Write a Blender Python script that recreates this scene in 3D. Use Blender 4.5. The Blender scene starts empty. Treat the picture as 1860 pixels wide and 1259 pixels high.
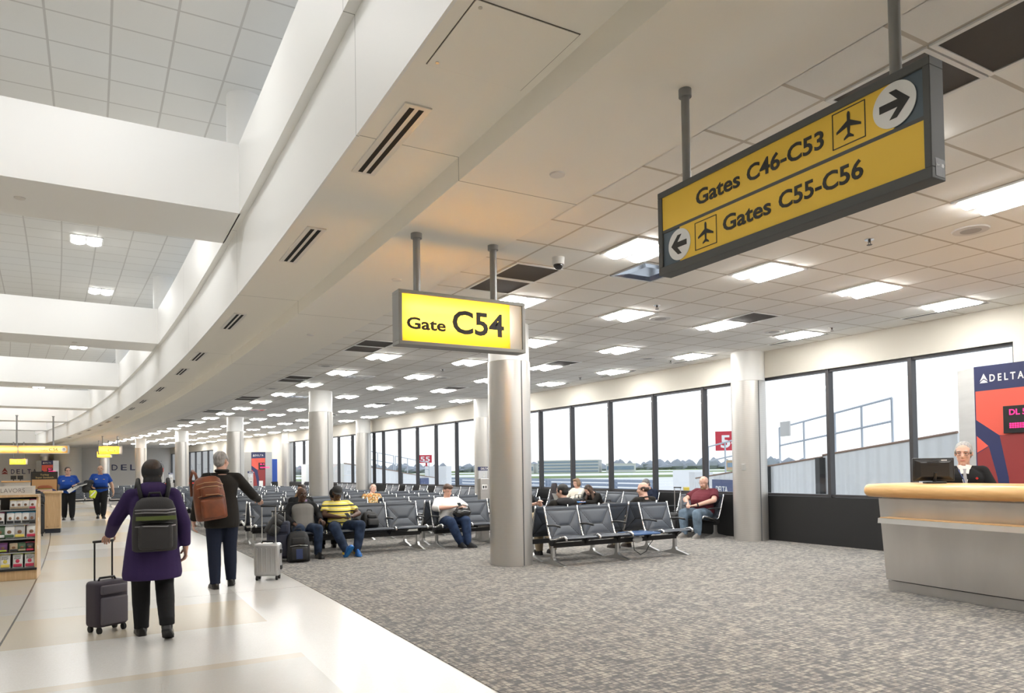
import bpy, bmesh, math, random
from mathutils import Vector, Matrix, Euler
random.seed(7)
C = bpy.context.scene.collection
SC = bpy.context.scene
PI = math.pi

# ------------------------------------------------------------------ camera
CAM_H = 1.462
f_px, yaw, pitch, roll, cy_px = 1291.65, 0.5104, 0.0225, -0.0149, 822.04
cam_data = bpy.data.cameras.new('camera')
cam = bpy.data.objects.new('camera', cam_data); C.objects.link(cam)
cam_data.sensor_fit = 'HORIZONTAL'; cam_data.sensor_width = 36.0
cam_data.lens = f_px/1860*36.0
cam_data.shift_y = (cy_px-629.5)/1860
cam_data.clip_start = 0.05; cam_data.clip_end = 6000
_f = Vector((math.sin(yaw)*math.cos(pitch), math.cos(yaw)*math.cos(pitch), math.sin(pitch)))
_r = Vector((math.cos(yaw), -math.sin(yaw), 0)); _u = _r.cross(_f)
_r2 = math.cos(roll)*_r+math.sin(roll)*_u; _u2 = -math.sin(roll)*_r+math.cos(roll)*_u
cam.matrix_world = Matrix(((_r2.x, _u2.x, -_f.x, 0), (_r2.y, _u2.y, -_f.y, 0), (_r2.z, _u2.z, -_f.z, CAM_H), (0, 0, 0, 1)))
SC.camera = cam

# ------------------------------------------------------------------ world: bright overcast sky
W = bpy.data.worlds.new('world'); SC.world = W; W.use_nodes = True
wn = W.node_tree.nodes; wl = W.node_tree.links
for n in list(wn): wn.remove(n)
wo = wn.new('ShaderNodeOutputWorld'); wb = wn.new('ShaderNodeBackground')
wt = wn.new('ShaderNodeTexCoord'); ws = wn.new('ShaderNodeSeparateXYZ'); wr = wn.new('ShaderNodeValToRGB')
wnz = wn.new('ShaderNodeTexNoise'); wmp = wn.new('ShaderNodeMapping'); wmx = wn.new('ShaderNodeMix'); wmx.data_type = 'RGBA'
wl.new(wt.outputs['Generated'], ws.inputs[0]); wl.new(ws.outputs['Z'], wr.inputs[0])
cr = wr.color_ramp
cr.elements[0].position = 0.0; cr.elements[0].color = (1.0, 1.0, 1.0, 1)
cr.elements[1].position = 1.0; cr.elements[1].color = (0.62, 0.74, 0.92, 1)
e = cr.elements.new(0.18); e.color = (0.90, 0.94, 1.0, 1)
wl.new(wt.outputs['Generated'], wmp.inputs[0]); wmp.inputs['Scale'].default_value = (2, 2, 9)
wl.new(wmp.outputs[0], wnz.inputs['Vector']); wnz.inputs['Scale'].default_value = 1.6; wnz.inputs['Detail'].default_value = 4
wmx.inputs['Factor'].default_value = 0.3
wl.new(wnz.outputs['Fac'], wmx.inputs['Factor'])
wl.new(wr.outputs[0], wmx.inputs['A']); wmx.inputs['B'].default_value = (.97, .985, 1.0, 1)
wl.new(wmx.outputs['Result'], wb.inputs['Color']); wb.inputs['Strength'].default_value = 1.45
wl.new(wb.outputs[0], wo.inputs[0])

SC.view_settings.view_transform = 'Standard'; SC.view_settings.look = 'None'
SC.view_settings.gamma = 1.0; SC.view_settings.use_curve_mapping = False
SC.view_settings.exposure = 0.08
SC.cycles.use_denoising = True
SC.cycles.max_bounces = 10; SC.cycles.diffuse_bounces = 6; SC.cycles.glossy_bounces = 4
SC.cycles.transparent_max_bounces = 12; SC.cycles.transmission_bounces = 6
SC.cycles.caustics_reflective = False; SC.cycles.caustics_refractive = False
SC.cycles.sample_clamp_indirect = 18.0

TROFFER = 43.0        # brightness of the ceiling light lenses
TUBE = 58.0           # tubes inside the lit signs

# ------------------------------------------------------------------ the concourse bends away to one side
def off(Y):
    d = max(0.0, Y-5.0)
    return 0.0022*d*d/(1+0.004*d)
def ang(Y):
    return math.atan((off(Y+.05)-off(Y-.05))/.1)
def P(s, Y, z=0.0):
    return Vector((s-off(Y), Y, z))

# ------------------------------------------------------------------ mesh helper
class MB:
    def __init__(s): s.v = []; s.f = []; s.m = []
    def add(s, vs, fs, m=0):
        b = len(s.v); s.v += [tuple(x) for x in vs]
        for q in fs: s.f.append(tuple(i+b for i in q)); s.m.append(m)
        return s
    def box(s, c, d, rot=None, m=0):
        x, y, z = d[0]/2, d[1]/2, d[2]/2
        vs = [Vector(p) for p in ((-x,-y,-z),(x,-y,-z),(x,y,-z),(-x,y,-z),(-x,-y,z),(x,-y,z),(x,y,z),(-x,y,z))]
        if rot is not None:
            R_ = rot if isinstance(rot, Matrix) else Euler(rot).to_matrix()
            vs = [R_@v for v in vs]
        vs = [v+Vector(c) for v in vs]
        return s.add(vs, [(0,3,2,1),(4,5,6,7),(0,1,5,4),(1,2,6,5),(2,3,7,6),(3,0,4,7)], m)
    def bx(s, x0, x1, y0, y1, z0, z1, m=0):
        return s.box(((x0+x1)/2,(y0+y1)/2,(z0+z1)/2), (x1-x0,y1-y0,z1-z0), None, m)
    def rings(s, R_, cap=True, m=0, closed=False):
        n = len(R_[0]); b = len(s.v)
        for r in R_: s.v += [tuple(p) for p in r]
        L = len(R_)
        for i in range(L if closed else L-1):
            k = (i+1) % L
            for j in range(n):
                s.f.append((b+i*n+j, b+i*n+(j+1)%n, b+k*n+(j+1)%n, b+k*n+j)); s.m.append(m)
        if cap and not closed:
            s.f.append(tuple(b+j for j in reversed(range(n)))); s.m.append(m)
            s.f.append(tuple(b+(L-1)*n+j for j in range(n))); s.m.append(m)
        return s
    def frame(s, d):
        d = Vector(d).normalized()
        a = Vector((0,0,1)) if abs(d.z) < .9 else Vector((1,0,0))
        u = d.cross(a).normalized(); w = d.cross(u).normalized()
        return d, u, w
    def cyl(s, p0, p1, r0, r1=None, n=16, m=0):
        r1 = r0 if r1 is None else r1
        p0 = Vector(p0); p1 = Vector(p1); d, u, w = s.frame(p1-p0)
        g = lambda p, r: [p+u*(r*math.cos(-2*PI*k/n))+w*(r*math.sin(-2*PI*k/n)) for k in range(n)]
        return s.rings([g(p0,r0), g(p1,r1)], True, m)
    def tube(s, pts, r, n=8, m=0, closed=False):
        pts = [Vector(p) for p in pts]; R_ = []; L = len(pts); pu = None
        for i, p in enumerate(pts):
            if closed: d = pts[(i+1)%L]-pts[i-1]
            else: d = pts[min(i+1,L-1)]-pts[max(i-1,0)]
            d.normalize()
            if pu is None: _, u, w = s.frame(d)
            else:
                u = (pu-d*pu.dot(d)).normalized(); w = d.cross(u)
            pu = u; rr = r[i] if isinstance(r, (list, tuple)) else r
            R_.append([p+u*(rr*math.cos(2*PI*k/n))+w*(rr*math.sin(2*PI*k/n)) for k in range(n)])
        return s.rings(R_, True, m, closed)
    def rcone(s, p0, r0, p1, r1, n=14, m=0):
        p0 = Vector(p0); p1 = Vector(p1); d, u, w = s.frame(p1-p0); R_ = []
        A = [-80,-55,-28] ; 
        def ring(p, r): return [p+u*(r*math.cos(2*PI*k/n))+w*(r*math.sin(2*PI*k/n)) for k in range(n)]
        for a in A: t = math.radians(a); R_.append(ring(p0+d*(r0*math.sin(t)), r0*math.cos(t)))
        R_.append(ring(p0, r0)); R_.append(ring(p1, r1))
        for a in reversed(A): t = math.radians(-a); R_.append(ring(p1+d*(r1*math.sin(t)), r1*math.cos(t)))
        return s.rings(R_, True, m)
    def ell(s, c, r, axes=None, n=16, k=10, m=0):
        c = Vector(c); ax = axes or (Vector((1,0,0)),Vector((0,1,0)),Vector((0,0,1)))
        R_ = []
        for i in range(1, k):
            t = -PI/2+PI*i/k
            R_.append([c+ax[0]*(r[0]*math.cos(t)*math.cos(2*PI*j/n))+ax[1]*(r[1]*math.cos(t)*math.sin(2*PI*j/n))+ax[2]*(r[2]*math.sin(t)) for j in range(n)])
        return s.rings(R_, True, m)
    def prism(s, poly, fn, d0, d1, m=0):
        # poly: list of (a,b); fn(a,b,d)->point
        n = len(poly)
        vs = [fn(a,b,d0) for a,b in poly]+[fn(a,b,d1) for a,b in poly]
        fs = [tuple(reversed(range(n))), tuple(range(n,2*n))]+[(i,(i+1)%n,n+(i+1)%n,n+i) for i in range(n)]
        return s.add(vs, fs, m)
    def rbox(s, c, d, r, m=0, rot=None, seg=4):
        # box with rounded vertical edges and softened top/bottom
        x, y, z = d[0]/2, d[1]/2, d[2]/2; r = min(r, x*.98, y*.98); R_ = []
        def ring(ins, zz):
            o = []
            for cx, cy, a0 in ((x-r,y-r,0),(-x+r,y-r,90),(-x+r,-y+r,180),(x-r,-y+r,270)):
                for k in range(seg+1):
                    a = math.radians(a0+90*k/seg); q = max(r-ins, .0005)
                    o.append(Vector((cx+q*math.cos(a), cy+q*math.sin(a), zz)))
            return o
        e_ = min(r, z*.9)
        for k in range(4):
            a = PI/2*k/3; R_.append(ring(e_*(1-math.sin(a))*.8, -z+e_*(1-math.cos(a))*.8))
        for k in range(3,-1,-1):
            a = PI/2*k/3; R_.append(ring(e_*(1-math.sin(a))*.8, z-e_*(1-math.cos(a))*.8))
        if rot is not None:
            M_ = rot if isinstance(rot, Matrix) else Euler(rot).to_matrix()
            R_ = [[M_@p for p in q] for q in R_]
        R_ = [[p+Vector(c) for p in q] for q in R_]
        return s.rings(R_, True, m)
    def mesh(s, name):
        me = bpy.data.meshes.new(name); me.from_pydata(s.v, [], s.f)
        return me
    def build(s, name, mats, parent=None, smooth=False, loc=None, rot=None, bevel=0):
        me = s.mesh(name)
        if not isinstance(mats, (list, tuple)): mats = [mats]
        for m_ in mats: me.materials.append(m_)
        if len(mats) > 1: me.polygons.foreach_set('material_index', s.m)
        bm = bmesh.new(); bm.from_mesh(me); bmesh.ops.recalc_face_normals(bm, faces=bm.faces); bm.to_mesh(me); bm.free()
        if smooth == True: me.polygons.foreach_set('use_smooth', [True]*len(me.polygons))
        elif smooth:
            me.polygons.foreach_set('use_smooth', [True]*len(me.polygons)); me.set_sharp_from_angle(angle=math.radians(smooth))
        me.update()
        o = bpy.data.objects.new(name, me); C.objects.link(o)
        if parent is not None: o.parent = parent
        if loc is not None: o.location = loc
        if rot is not None: o.rotation_euler = rot
        if bevel:
            b = o.modifiers.new('bevel', 'BEVEL'); b.width = bevel; b.segments = 2; b.limit_method = 'ANGLE'; b.angle_limit = math.radians(40)
        return o

def tag(o, label, cat, group=None, kind=None):
    o['label'] = label; o['category'] = cat
    if group: o['group'] = group
    if kind: o['kind'] = kind
    return o
def thing(name, label, cat, loc=(0,0,0), rz=0.0, group=None):
    o = bpy.data.objects.new(name, None); C.objects.link(o); o.empty_display_size = .1
    o.location = loc; o.rotation_euler = (0,0,rz)
    return tag(o, label, cat, group)
def struct(o, label=None, cat=None):
    o['kind'] = 'structure'
    if label: o['label'] = label; o['category'] = cat or 'structure'
    return o
def link_copy(o, parent=None):
    c = o.copy(); C.objects.link(c)
    if parent is not None: c.parent = parent
    for ch in list(o.children): link_copy(ch, c)
    return c

def text(name, s, size, mt, parent, loc, rot, align='LEFT', depth=.002, fat=0.0, sx=1.0, space=1.0):
    cu = bpy.data.curves.new(name, 'FONT'); cu.body = s; cu.size = size; cu.align_x = align; cu.extrude = depth
    cu.offset = fat; cu.space_character = space; cu.resolution_u = 3
    t = bpy.data.objects.new(name, cu); C.objects.link(t)
    bpy.context.view_layer.update()
    me = bpy.data.meshes.new_from_object(t.evaluated_get(bpy.context.evaluated_depsgraph_get()))
    bpy.data.objects.remove(t); bpy.data.curves.remove(cu)
    me.name = name; me.materials.clear(); me.materials.append(mt)
    o = bpy.data.objects.new(name, me); C.objects.link(o)
    o.location = loc; o.rotation_euler = rot; o.scale = (sx,1,1)
    if parent is not None: o.parent = parent
    return o

# ------------------------------------------------------------------ materials
MATS = {}
def mat(name, col, rough=.5, metal=0.0, spec=.5, bump=None, emit=None, estr=1.0, var=None, aniso=None):
    if name in MATS: return MATS[name]
    m = bpy.data.materials.new(name); m.use_nodes = True; nt = m.node_tree; b = nt.nodes['Principled BSDF']
    b.inputs['Base Color'].default_value = (*col, 1); b.inputs['Roughness'].default_value = rough
    b.inputs['Metallic'].default_value = metal; b.inputs['Specular IOR Level'].default_value = spec
    if emit: b.inputs['Emission Color'].default_value = (*emit, 1); b.inputs['Emission Strength'].default_value = estr
    tc = None
    if bump or var:
        tc = nt.nodes.new('ShaderNodeTexCoord')
    if bump:
        nz = nt.nodes.new('ShaderNodeTexNoise'); nz.inputs['Scale'].default_value = bump[0]; nz.inputs['Detail'].default_value = 4
        nt.links.new(tc.outputs['Object'], nz.inputs['Vector'])
        bp = nt.nodes.new('ShaderNodeBump'); bp.inputs['Strength'].default_value = bump[1]; bp.inputs['Distance'].default_value = .01
        nt.links.new(nz.outputs['Fac'], bp.inputs['Height']); nt.links.new(bp.outputs[0], b.inputs['Normal'])
    if var:
        nz2 = nt.nodes.new('ShaderNodeTexNoise'); nz2.inputs['Scale'].default_value = var[0]; nz2.inputs['Detail'].default_value = 5
        mp = nt.nodes.new('ShaderNodeMapping'); nt.links.new(tc.outputs['Object'], mp.inputs[0])
        if len(var) > 2: mp.inputs['Scale'].default_value = var[2]
        nt.links.new(mp.outputs[0], nz2.inputs['Vector'])
        rp = nt.nodes.new('ShaderNodeValToRGB')
        k = var[1]
        rp.color_ramp.elements[0].position = .3; rp.color_ramp.elements[0].color = tuple(max(0,c*(1-k)) for c in col)+(1,)
        rp.color_ramp.elements[1].position = .7; rp.color_ramp.elements[1].color = tuple(min(1,c*(1+k)) for c in col)+(1,)
        nt.links.new(nz2.outputs['Fac'], rp.inputs[0]); nt.links.new(rp.outputs[0], b.inputs['Base Color'])
    MATS[name] = m
    return m
def emis(name, col, s):
    m = bpy.data.materials.new(name); m.use_nodes = True; nt = m.node_tree
    for n in list(nt.nodes): nt.nodes.remove(n)
    o = nt.nodes.new('ShaderNodeOutputMaterial'); e_ = nt.nodes.new('ShaderNodeEmission')
    e_.inputs[0].default_value = (*col,1); e_.inputs[1].default_value = s; nt.links.new(e_.outputs[0], o.inputs[0])
    return m
class NT:
    """tiny node-building helper"""
    def __init__(s, m): s.nt = m.node_tree; s.N = s.nt.nodes; s.L = s.nt.links
    def math(s, op, a, b=None, c=None):
        n = s.N.new('ShaderNodeMath'); n.operation = op
        for i, x in enumerate((a,b,c)):
            if x is None: continue
            if isinstance(x, (int,float)): n.inputs[i].default_value = x
            else: s.L.new(x, n.inputs[i])
        return n.outputs[0]
    def mix(s, f, a, b):
        n = s.N.new('ShaderNodeMix'); n.data_type = 'RGBA'
        for k, x in (('Factor',f),('A',a),('B',b)):
            if isinstance(x, (int,float)): n.inputs[k].default_value = x
            elif isinstance(x, tuple): n.inputs[k].default_value = (*x,1)
            else: s.L.new(x, n.inputs[k])
        return n.outputs['Result']
    def pos(s):
        g = s.N.new('ShaderNodeNewGeometry'); x = s.N.new('ShaderNodeSeparateXYZ'); s.L.new(g.outputs['Position'], x.inputs[0])
        return x.outputs[0], x.outputs[1], x.outputs[2]
    def bent(s):
        x, y, z = s.pos()
        d = s.math('MAXIMUM', s.math('SUBTRACT', y, 5.0), 0.0)
        o = s.math('DIVIDE', s.math('MULTIPLY', s.math('MULTIPLY', d, d), .0022), s.math('ADD', s.math('MULTIPLY', d, .004), 1.0))
        return s.math('ADD', x, o), y, z
    def line(s, x, period, half, phase=0.0):
        # 1 on lines at phase + k*period
        u = s.math('DIVIDE', s.math('SUBTRACT', x, phase), period)
        fr = s.math('ABSOLUTE', s.math('SUBTRACT', u, s.math('ROUND', u)))
        return s.math('LESS_THAN', fr, half/period)
    def vec(s, x, y, z):
        n = s.N.new('ShaderNodeCombineXYZ')
        for i, v in enumerate((x,y,z)):
            if isinstance(v,(int,float)): n.inputs[i].default_value = v
            else: s.L.new(v, n.inputs[i])
        return n.outputs[0]
    def white(s, v):
        n = s.N.new('ShaderNodeTexWhiteNoise'); s.L.new(v, n.inputs[0]); return n.outputs['Value']
    def noise(s, v, sc, det=3):
        n = s.N.new('ShaderNodeTexNoise'); n.inputs['Scale'].default_value = sc; n.inputs['Detail'].default_value = det
        if v is not None: s.L.new(v, n.inputs['Vector'])
        return n.outputs['Fac']
    def ramp(s, f, stops, const=False):
        n = s.N.new('ShaderNodeValToRGB'); r = n.color_ramp
        if const: r.interpolation = 'CONSTANT'
        while len(r.elements) < len(stops): r.elements.new(.5)
        for e_, (p_, c_) in zip(r.elements, stops): e_.position = p_; e_.color = (*c_,1)
        s.L.new(f, n.inputs[0]); return n.outputs[0]

TILE_X0, TILE_Y0, TILE_A, TILE_B = 6.179, 4.0147, .6242, .6096
def tile_mat(name, col, grid, a, b, x0, y0, half=.011):
    m = mat(name, col, .85, spec=.2); t = NT(m); x, y, z = t.bent()
    ln = t.math('MAXIMUM', t.line(x, b, half, x0), t.line(y, a, half, y0))
    nz = t.noise(t.vec(x,y,0.0), 90, 2)
    base = t.mix(t.math('MULTIPLY', nz, .35), col, tuple(c*.86 for c in col))
    out = t.mix(ln, base, grid)
    bs = t.N['Principled BSDF']; t.L.new(out, bs.inputs['Base Color'])
    bp = t.N.new('ShaderNodeBump'); bp.inputs['Strength'].default_value = .5; bp.inputs['Distance'].default_value = .006
    t.L.new(ln, bp.inputs['Height']); t.L.new(bp.outputs[0], bs.inputs['Normal'])
    return m
M_tile = tile_mat('ceiling tile', (.90,.885,.845), (.57,.525,.46), TILE_A, TILE_B, TILE_X0, TILE_Y0, .013)
M_tile_hi = tile_mat('upper ceiling tile', (.82,.82,.80), (.60,.59,.57), .64, .64, .02, 4.0, .013)

def joint_mat(name, col, rough=.6):
    m = mat(name, col, rough, spec=.3); t = NT(m); x, y, z = t.bent()
    ln = t.line(y, 5.17, .004, 4.87)
    out = t.mix(ln, col, tuple(c*.35 for c in col)); t.L.new(out, t.N['Principled BSDF'].inputs['Base Color'])
    return m
M_white = joint_mat('white bulkhead paint', (.88,.88,.865), .5)
M_soffit = joint_mat('warm white soffit paint', (.92,.89,.82), .6)
M_beam = mat('white beam paint', (.88,.88,.87), .55, spec=.3)
M_wall = mat('cream wall paint', (.66,.625,.555), .7, spec=.25, bump=(60,.03))
M_wall_grey = mat('grey wall paint', (.70,.69,.67), .7, spec=.25)
M_black = mat('black knee wall panel', (.014,.014,.0145), .45, bump=(40,.04))
M_bronze = mat('dark bronze window frame', (.055,.053,.056), .4, metal=.3)
M_steel = mat('brushed stainless steel', (.58,.57,.55), .36, metal=.95, var=(2,.04,(1,1,8)))
M_steel2 = mat('satin aluminium', (.60,.60,.59), .36, metal=.95)
M_chrome = mat('polished aluminium', (.74,.74,.74), .24, metal=1.0)
M_polewhite = mat('white column paint', (.86,.855,.835), .45)

def column_mat():
    m = mat('perforated steel cladding', (.56,.54,.51), .38, metal=.75)
    t = NT(m); x, y, z = t.pos()
    w = t.N.new('ShaderNodeTexWave'); w.wave_type = 'BANDS'; w.bands_direction = 'Z'; w.inputs['Scale'].default_value = 22; w.inputs['Distortion'].default_value = .6
    tc = t.N.new('ShaderNodeTexCoord'); t.L.new(tc.outputs['Object'], w.inputs['Vector'])
    out = t.mix(w.outputs['Fac'], (.60,.58,.55), (.50,.485,.46)); t.L.new(out, t.N['Principled BSDF'].inputs['Base Color'])
    return m
M_column = column_mat()

def glass_mat(name, tint, refl=.06):
    m = bpy.data.materials.new(name); m.use_nodes = True; nt = m.node_tree
    for n in list(nt.nodes): nt.nodes.remove(n)
    o = nt.nodes.new('ShaderNodeOutputMaterial'); mx = nt.nodes.new('ShaderNodeMixShader')
    tr = nt.nodes.new('ShaderNodeBsdfTransparent'); gl = nt.nodes.new('ShaderNodeBsdfGlossy'); lw = nt.nodes.new('ShaderNodeLayerWeight')
    lw.inputs['Blend'].default_value = .5
    pw = nt.nodes.new('ShaderNodeMath'); pw.operation = 'POWER'; pw.inputs[1].default_value = 5.0; nt.links.new(lw.outputs['Facing'], pw.inputs[0])
    ml = nt.nodes.new('ShaderNodeMath'); ml.operation = 'MULTIPLY_ADD'; ml.inputs[1].default_value = .5; ml.inputs[2].default_value = .022; nt.links.new(pw.outputs[0], ml.inputs[0])
    tr.inputs[0].default_value = (*tint,1); gl.inputs['Roughness'].default_value = 0.0; gl.inputs[0].default_value = (.9,.95,1,1)
    nt.links.new(ml.outputs[0], mx.inputs[0]); nt.links.new(tr.outputs[0], mx.inputs[1]); nt.links.new(gl.outputs[0], mx.inputs[2]); nt.links.new(mx.outputs[0], o.inputs[0])
    return m
M_glass = glass_mat('window glass', (.965,.98,.985))

def floor_mat():
    m = mat('polished terrazzo', (.74,.70,.62), .24, spec=.45)
    t = NT(m); x, y, z = t.bent()
    v = t.vec(x, y, 0.0)
    vo = t.N.new('ShaderNodeTexVoronoi'); vo.inputs['Scale'].default_value = 130; t.L.new(v, vo.inputs['Vector'])
    chip = t.N.new('ShaderNodeSeparateColor'); t.L.new(vo.outputs['Color'], chip.inputs[0])
    # panels: a white border beside the carpet, beige and grey fields inside
    k = t.math('FLOOR', t.math('DIVIDE', t.math('SUBTRACT', y, 5.75), 2.95))
    alt = t.math('ABSOLUTE', t.math('MODULO', k, 2.0))
    field = t.mix(alt, (.53,.475,.385), (.51,.50,.47))
    border = t.math('GREATER_THAN', x, 1.32)
    join = t.math('MULTIPLY', t.math('GREATER_THAN', t.math('MODULO', t.math('ADD', y, 300-8.6), 10.3), 8.9), 1.0)
    col = t.mix(t.math('MAXIMUM', border, join), field, (.61,.60,.575))
    left = t.math('LESS_THAN', x, -.85)
    lfield = t.mix(t.math('LESS_THAN', t.math('MODULO', t.math('ADD', y, 100-7.9), 4.4), 1.5), (.54,.50,.425), (.51,.50,.48))
    col = t.mix(left, col, lfield)
    col = t.mix(t.math('MULTIPLY', chip.outputs[0], .22), col, (.45,.40,.33))
    strip = t.math('MAXIMUM', t.math('LESS_THAN', t.math('ABSOLUTE', t.math('ADD', x, .85)), .009), t.math('MULTIPLY', t.line(y, 10.3, .003, 9.25), t.math('LESS_THAN', x, 2.2)))
    col = t.mix(strip, col, (.10,.095,.09))
    b = t.N['Principled BSDF']; t.L.new(col, b.inputs['Base Color'])
    return m
M_floor = floor_mat()

def carpet_mat():
    m = mat('patterned carpet', (.3,.28,.26), .95, spec=.1)
    t = NT(m); x, y, z = t.bent()
    def cells(sx, sy, seed, shift):
        r = t.math('FLOOR', t.math('DIVIDE', y, sy))
        jx = t.math('MULTIPLY', t.white(t.vec(r, seed, 0.0)), sx)
        c = t.math('FLOOR', t.math('DIVIDE', t.math('ADD', x, jx), sx))
        return t.white(t.vec(c, r, seed))
    a = cells(.062, .026, 1.0, 0); b_ = cells(.026, .062, 5.0, 0); c_ = cells(.16, .13, 9.0, 0)
    f = t.math('ADD', t.math('ADD', t.math('MULTIPLY', a, .46), t.math('MULTIPLY', b_, .40)), t.math('MULTIPLY', c_, .14))
    col = t.ramp(f, [(0.0,(.105,.10,.103)),(.36,(.135,.13,.13)),(.45,(.25,.228,.20)),(.54,(.195,.187,.182)),(.64,(.31,.28,.24)),(.82,(.40,.365,.31))])
    gl = t.math('MAXIMUM', t.line(x, .062, .005), t.line(y, .052, .005))
    col = t.mix(t.math('MULTIPLY', gl, .72), col, (.10,.095,.095))
    b = t.N['Principled BSDF']; t.L.new(col, b.inputs['Base Color'])
    bp = t.N.new('ShaderNodeBump'); bp.inputs['Strength'].default_value = .4; bp.inputs['Distance'].default_value = .004
    t.L.new(f, bp.inputs['Height']); t.L.new(bp.outputs[0], b.inputs['Normal'])
    b.inputs['Sheen Weight'].default_value = .15
    return m
M_carpet = carpet_mat()

def wood_mat(name, c1, c2, axis='Y', rough=.32, sc=6):
    m = mat(name, c1, rough, spec=.5); t = NT(m)
    tc = t.N.new('ShaderNodeTexCoord'); mp = t.N.new('ShaderNodeMapping'); t.L.new(tc.outputs['Object'], mp.inputs[0])
    mp.inputs['Scale'].default_value = {'X':(.6,9,9),'Y':(9,.6,9),'Z':(9,9,.6)}[axis]
    n = t.noise(mp.outputs[0], sc, 6)
    t.L.new(t.ramp(n, [(.3,c1),(.7,c2)]), t.N['Principled BSDF'].inputs['Base Color'])
    return m
M_maple = wood_mat('honey maple', (.62,.35,.13), (.74,.46,.20), 'Y')
M_oak = wood_mat('light oak veneer', (.55,.36,.19), (.66,.46,.26), 'Z')
M_vinyl = mat('slate grey vinyl', (.062,.072,.090), .36, spec=.5, bump=(120,.06))
M_vinyl_navy = mat('dark navy vinyl edge', (.03,.035,.048), .4)
M_blackpl = mat('black plastic', (.012,.012,.013), .38)
M_blackmet = mat('black powder coated steel', (.015,.015,.016), .42)
M_rubber = mat('black rubber', (.01,.01,.01), .7)
M_ink = mat('black sign lettering', (.02,.018,.015), .5)
M_dkgrey = mat('grey sign frame', (.115,.12,.125), .45, metal=.2)
M_signalu = mat('grey anodised sign frame', (.27,.265,.25), .45, metal=.35)
M_slate = mat('slate blue sign field', (.10,.135,.17), .5)
M_yellow = mat('matte yellow sign face', (.92,.60,.06), .5)
M_seam = mat('dark seam piping', (.008,.009,.011), .5)
M_signwhite = mat('white sign disc', (.85,.85,.84), .5)
M_navy = mat('navy blue panel', (.022,.030,.105), .45)
M_red = mat('bright red panel', (.74,.11,.075), .45)
M_dred = mat('dark red panel', (.27,.035,.035), .45)
M_lens = emis('lit light lens', (1.0,.985,.95), TROFFER)
M_lens_hi = emis('lit upper hall lens', (1.0,.99,.97), 46.0)
M_grille = mat('dark return air mesh', (.085,.074,.064), .8, bump=(400,.5))
M_slot = mat('black slot', (.008,.008,.008), .8)
M_white_pl = mat('white plastic', (.80,.80,.79), .4)
# ------------------------------------------------------------------ shell of the concourse
def sheet(name, prof, Y0, Y1, mt, step=1.0, smooth=True):
    m = MB(); n = max(2, int((Y1-Y0)/step)+1); k = len(prof)
    for i in range(n):
        Y = Y0+(Y1-Y0)*i/(n-1)
        for s_, z_ in prof: m.v.append(tuple(P(s_, Y, z_)))
    for i in range(n-1):
        for j in range(k-1):
            m.f.append((i*k+j, i*k+j+1, (i+1)*k+j+1, (i+1)*k+j)); m.m.append(0)
    o = m.build(name, mt); o.data.polygons.foreach_set('use_smooth', [True]*len(o.data.polygons)); o.data.set_sharp_from_angle(angle=math.radians(25))
    return o
YA, YB = -9.0, 68.5
Z_C = 3.66
struct(sheet('floor', [(-9.6,0),(11.3,0)], YA, YB, M_floor, .8), 'cream and grey polished terrazzo concourse floor', 'floor')
struct(sheet('floor_carpet', [(2.19,.0),(2.19,.006),(11.25,.006)], YA, YB, M_carpet, .8), 'grey and tan patterned carpet under the waiting area', 'carpet')
struct(sheet('ceiling', [(3.38,Z_C),(11.12,Z_C)], YA, YB, M_tile, .8), 'low tiled ceiling over the waiting area', 'ceiling')
struct(sheet('ceiling_soffit', [(1.51,4.703),(1.51,3.842),(2.297,3.842),(2.297,Z_C),(3.385,Z_C),(3.385,Z_C+.02)], YA, YB, M_soffit, .8), 'smooth curved soffit between hall and waiting area', 'ceiling')
struct(sheet('wall_fascia', [(1.50,4.703),(1.50,3.835),(1.52,3.835)], YA, YB, M_white, .8), 'tall white curved fascia below the parapet', 'wall')
struct(sheet('trim_1', [(1.75,5.58),(1.415,5.58),(1.415,4.703),(1.53,4.703)], YA, YB, M_white, .8), 'white curved parapet with overhanging lower edge', 'trim')
Z_H = 6.55
struct(sheet('ceiling_upper', [(-9.6,Z_H),(2.75,Z_H)], YA, YB, M_tile_hi, .8), 'high white tiled ceiling over the hall', 'ceiling')
struct(sheet('roof', [(1.75,5.5),(11.4,5.3),(11.4,3.7)], YA, YB, M_wall_grey, 2.0), 'unseen flat roof added over the waiting area to block sky light', 'roof')  # out of view, added to keep sky light off the soffit top
# clerestory glass above the parapet
cl = struct(sheet('window_6', [(2.62,6.50),(2.62,6.55),(2.68,6.55),(2.68,6.50)], YA, YB, M_polewhite, 2.0), 'clerestory glazing above the white parapet', 'window')
g_ = sheet('pane', [(2.65,5.45),(2.65,6.52)], YA, YB, M_glass, 2.0); g_.parent = cl
# unseen far side added for light and reflections: mirrored soffit and clerestory, a wall
struct(sheet('trim_2', [(-7.3,5.58),(-6.9,5.58),(-6.9,4.703),(-7.0,4.703),(-7.0,3.84),(-9.6,3.84)], YA, YB, M_white, 1.0), 'unseen white bulkhead along the far side of the hall', 'trim')
struct(sheet('wall_left', [(-9.5,0),(-9.5,3.85)], YA, YB, M_wall, 1.5), 'unseen plain wall along the shop side of the hall', 'wall')
g_ = struct(sheet('window_7', [(-8.2,5.5),(-8.2,6.52)], YA, YB, M_glass, 2.0), 'unseen clerestory glazing on the shop side of the hall', 'window')

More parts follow.
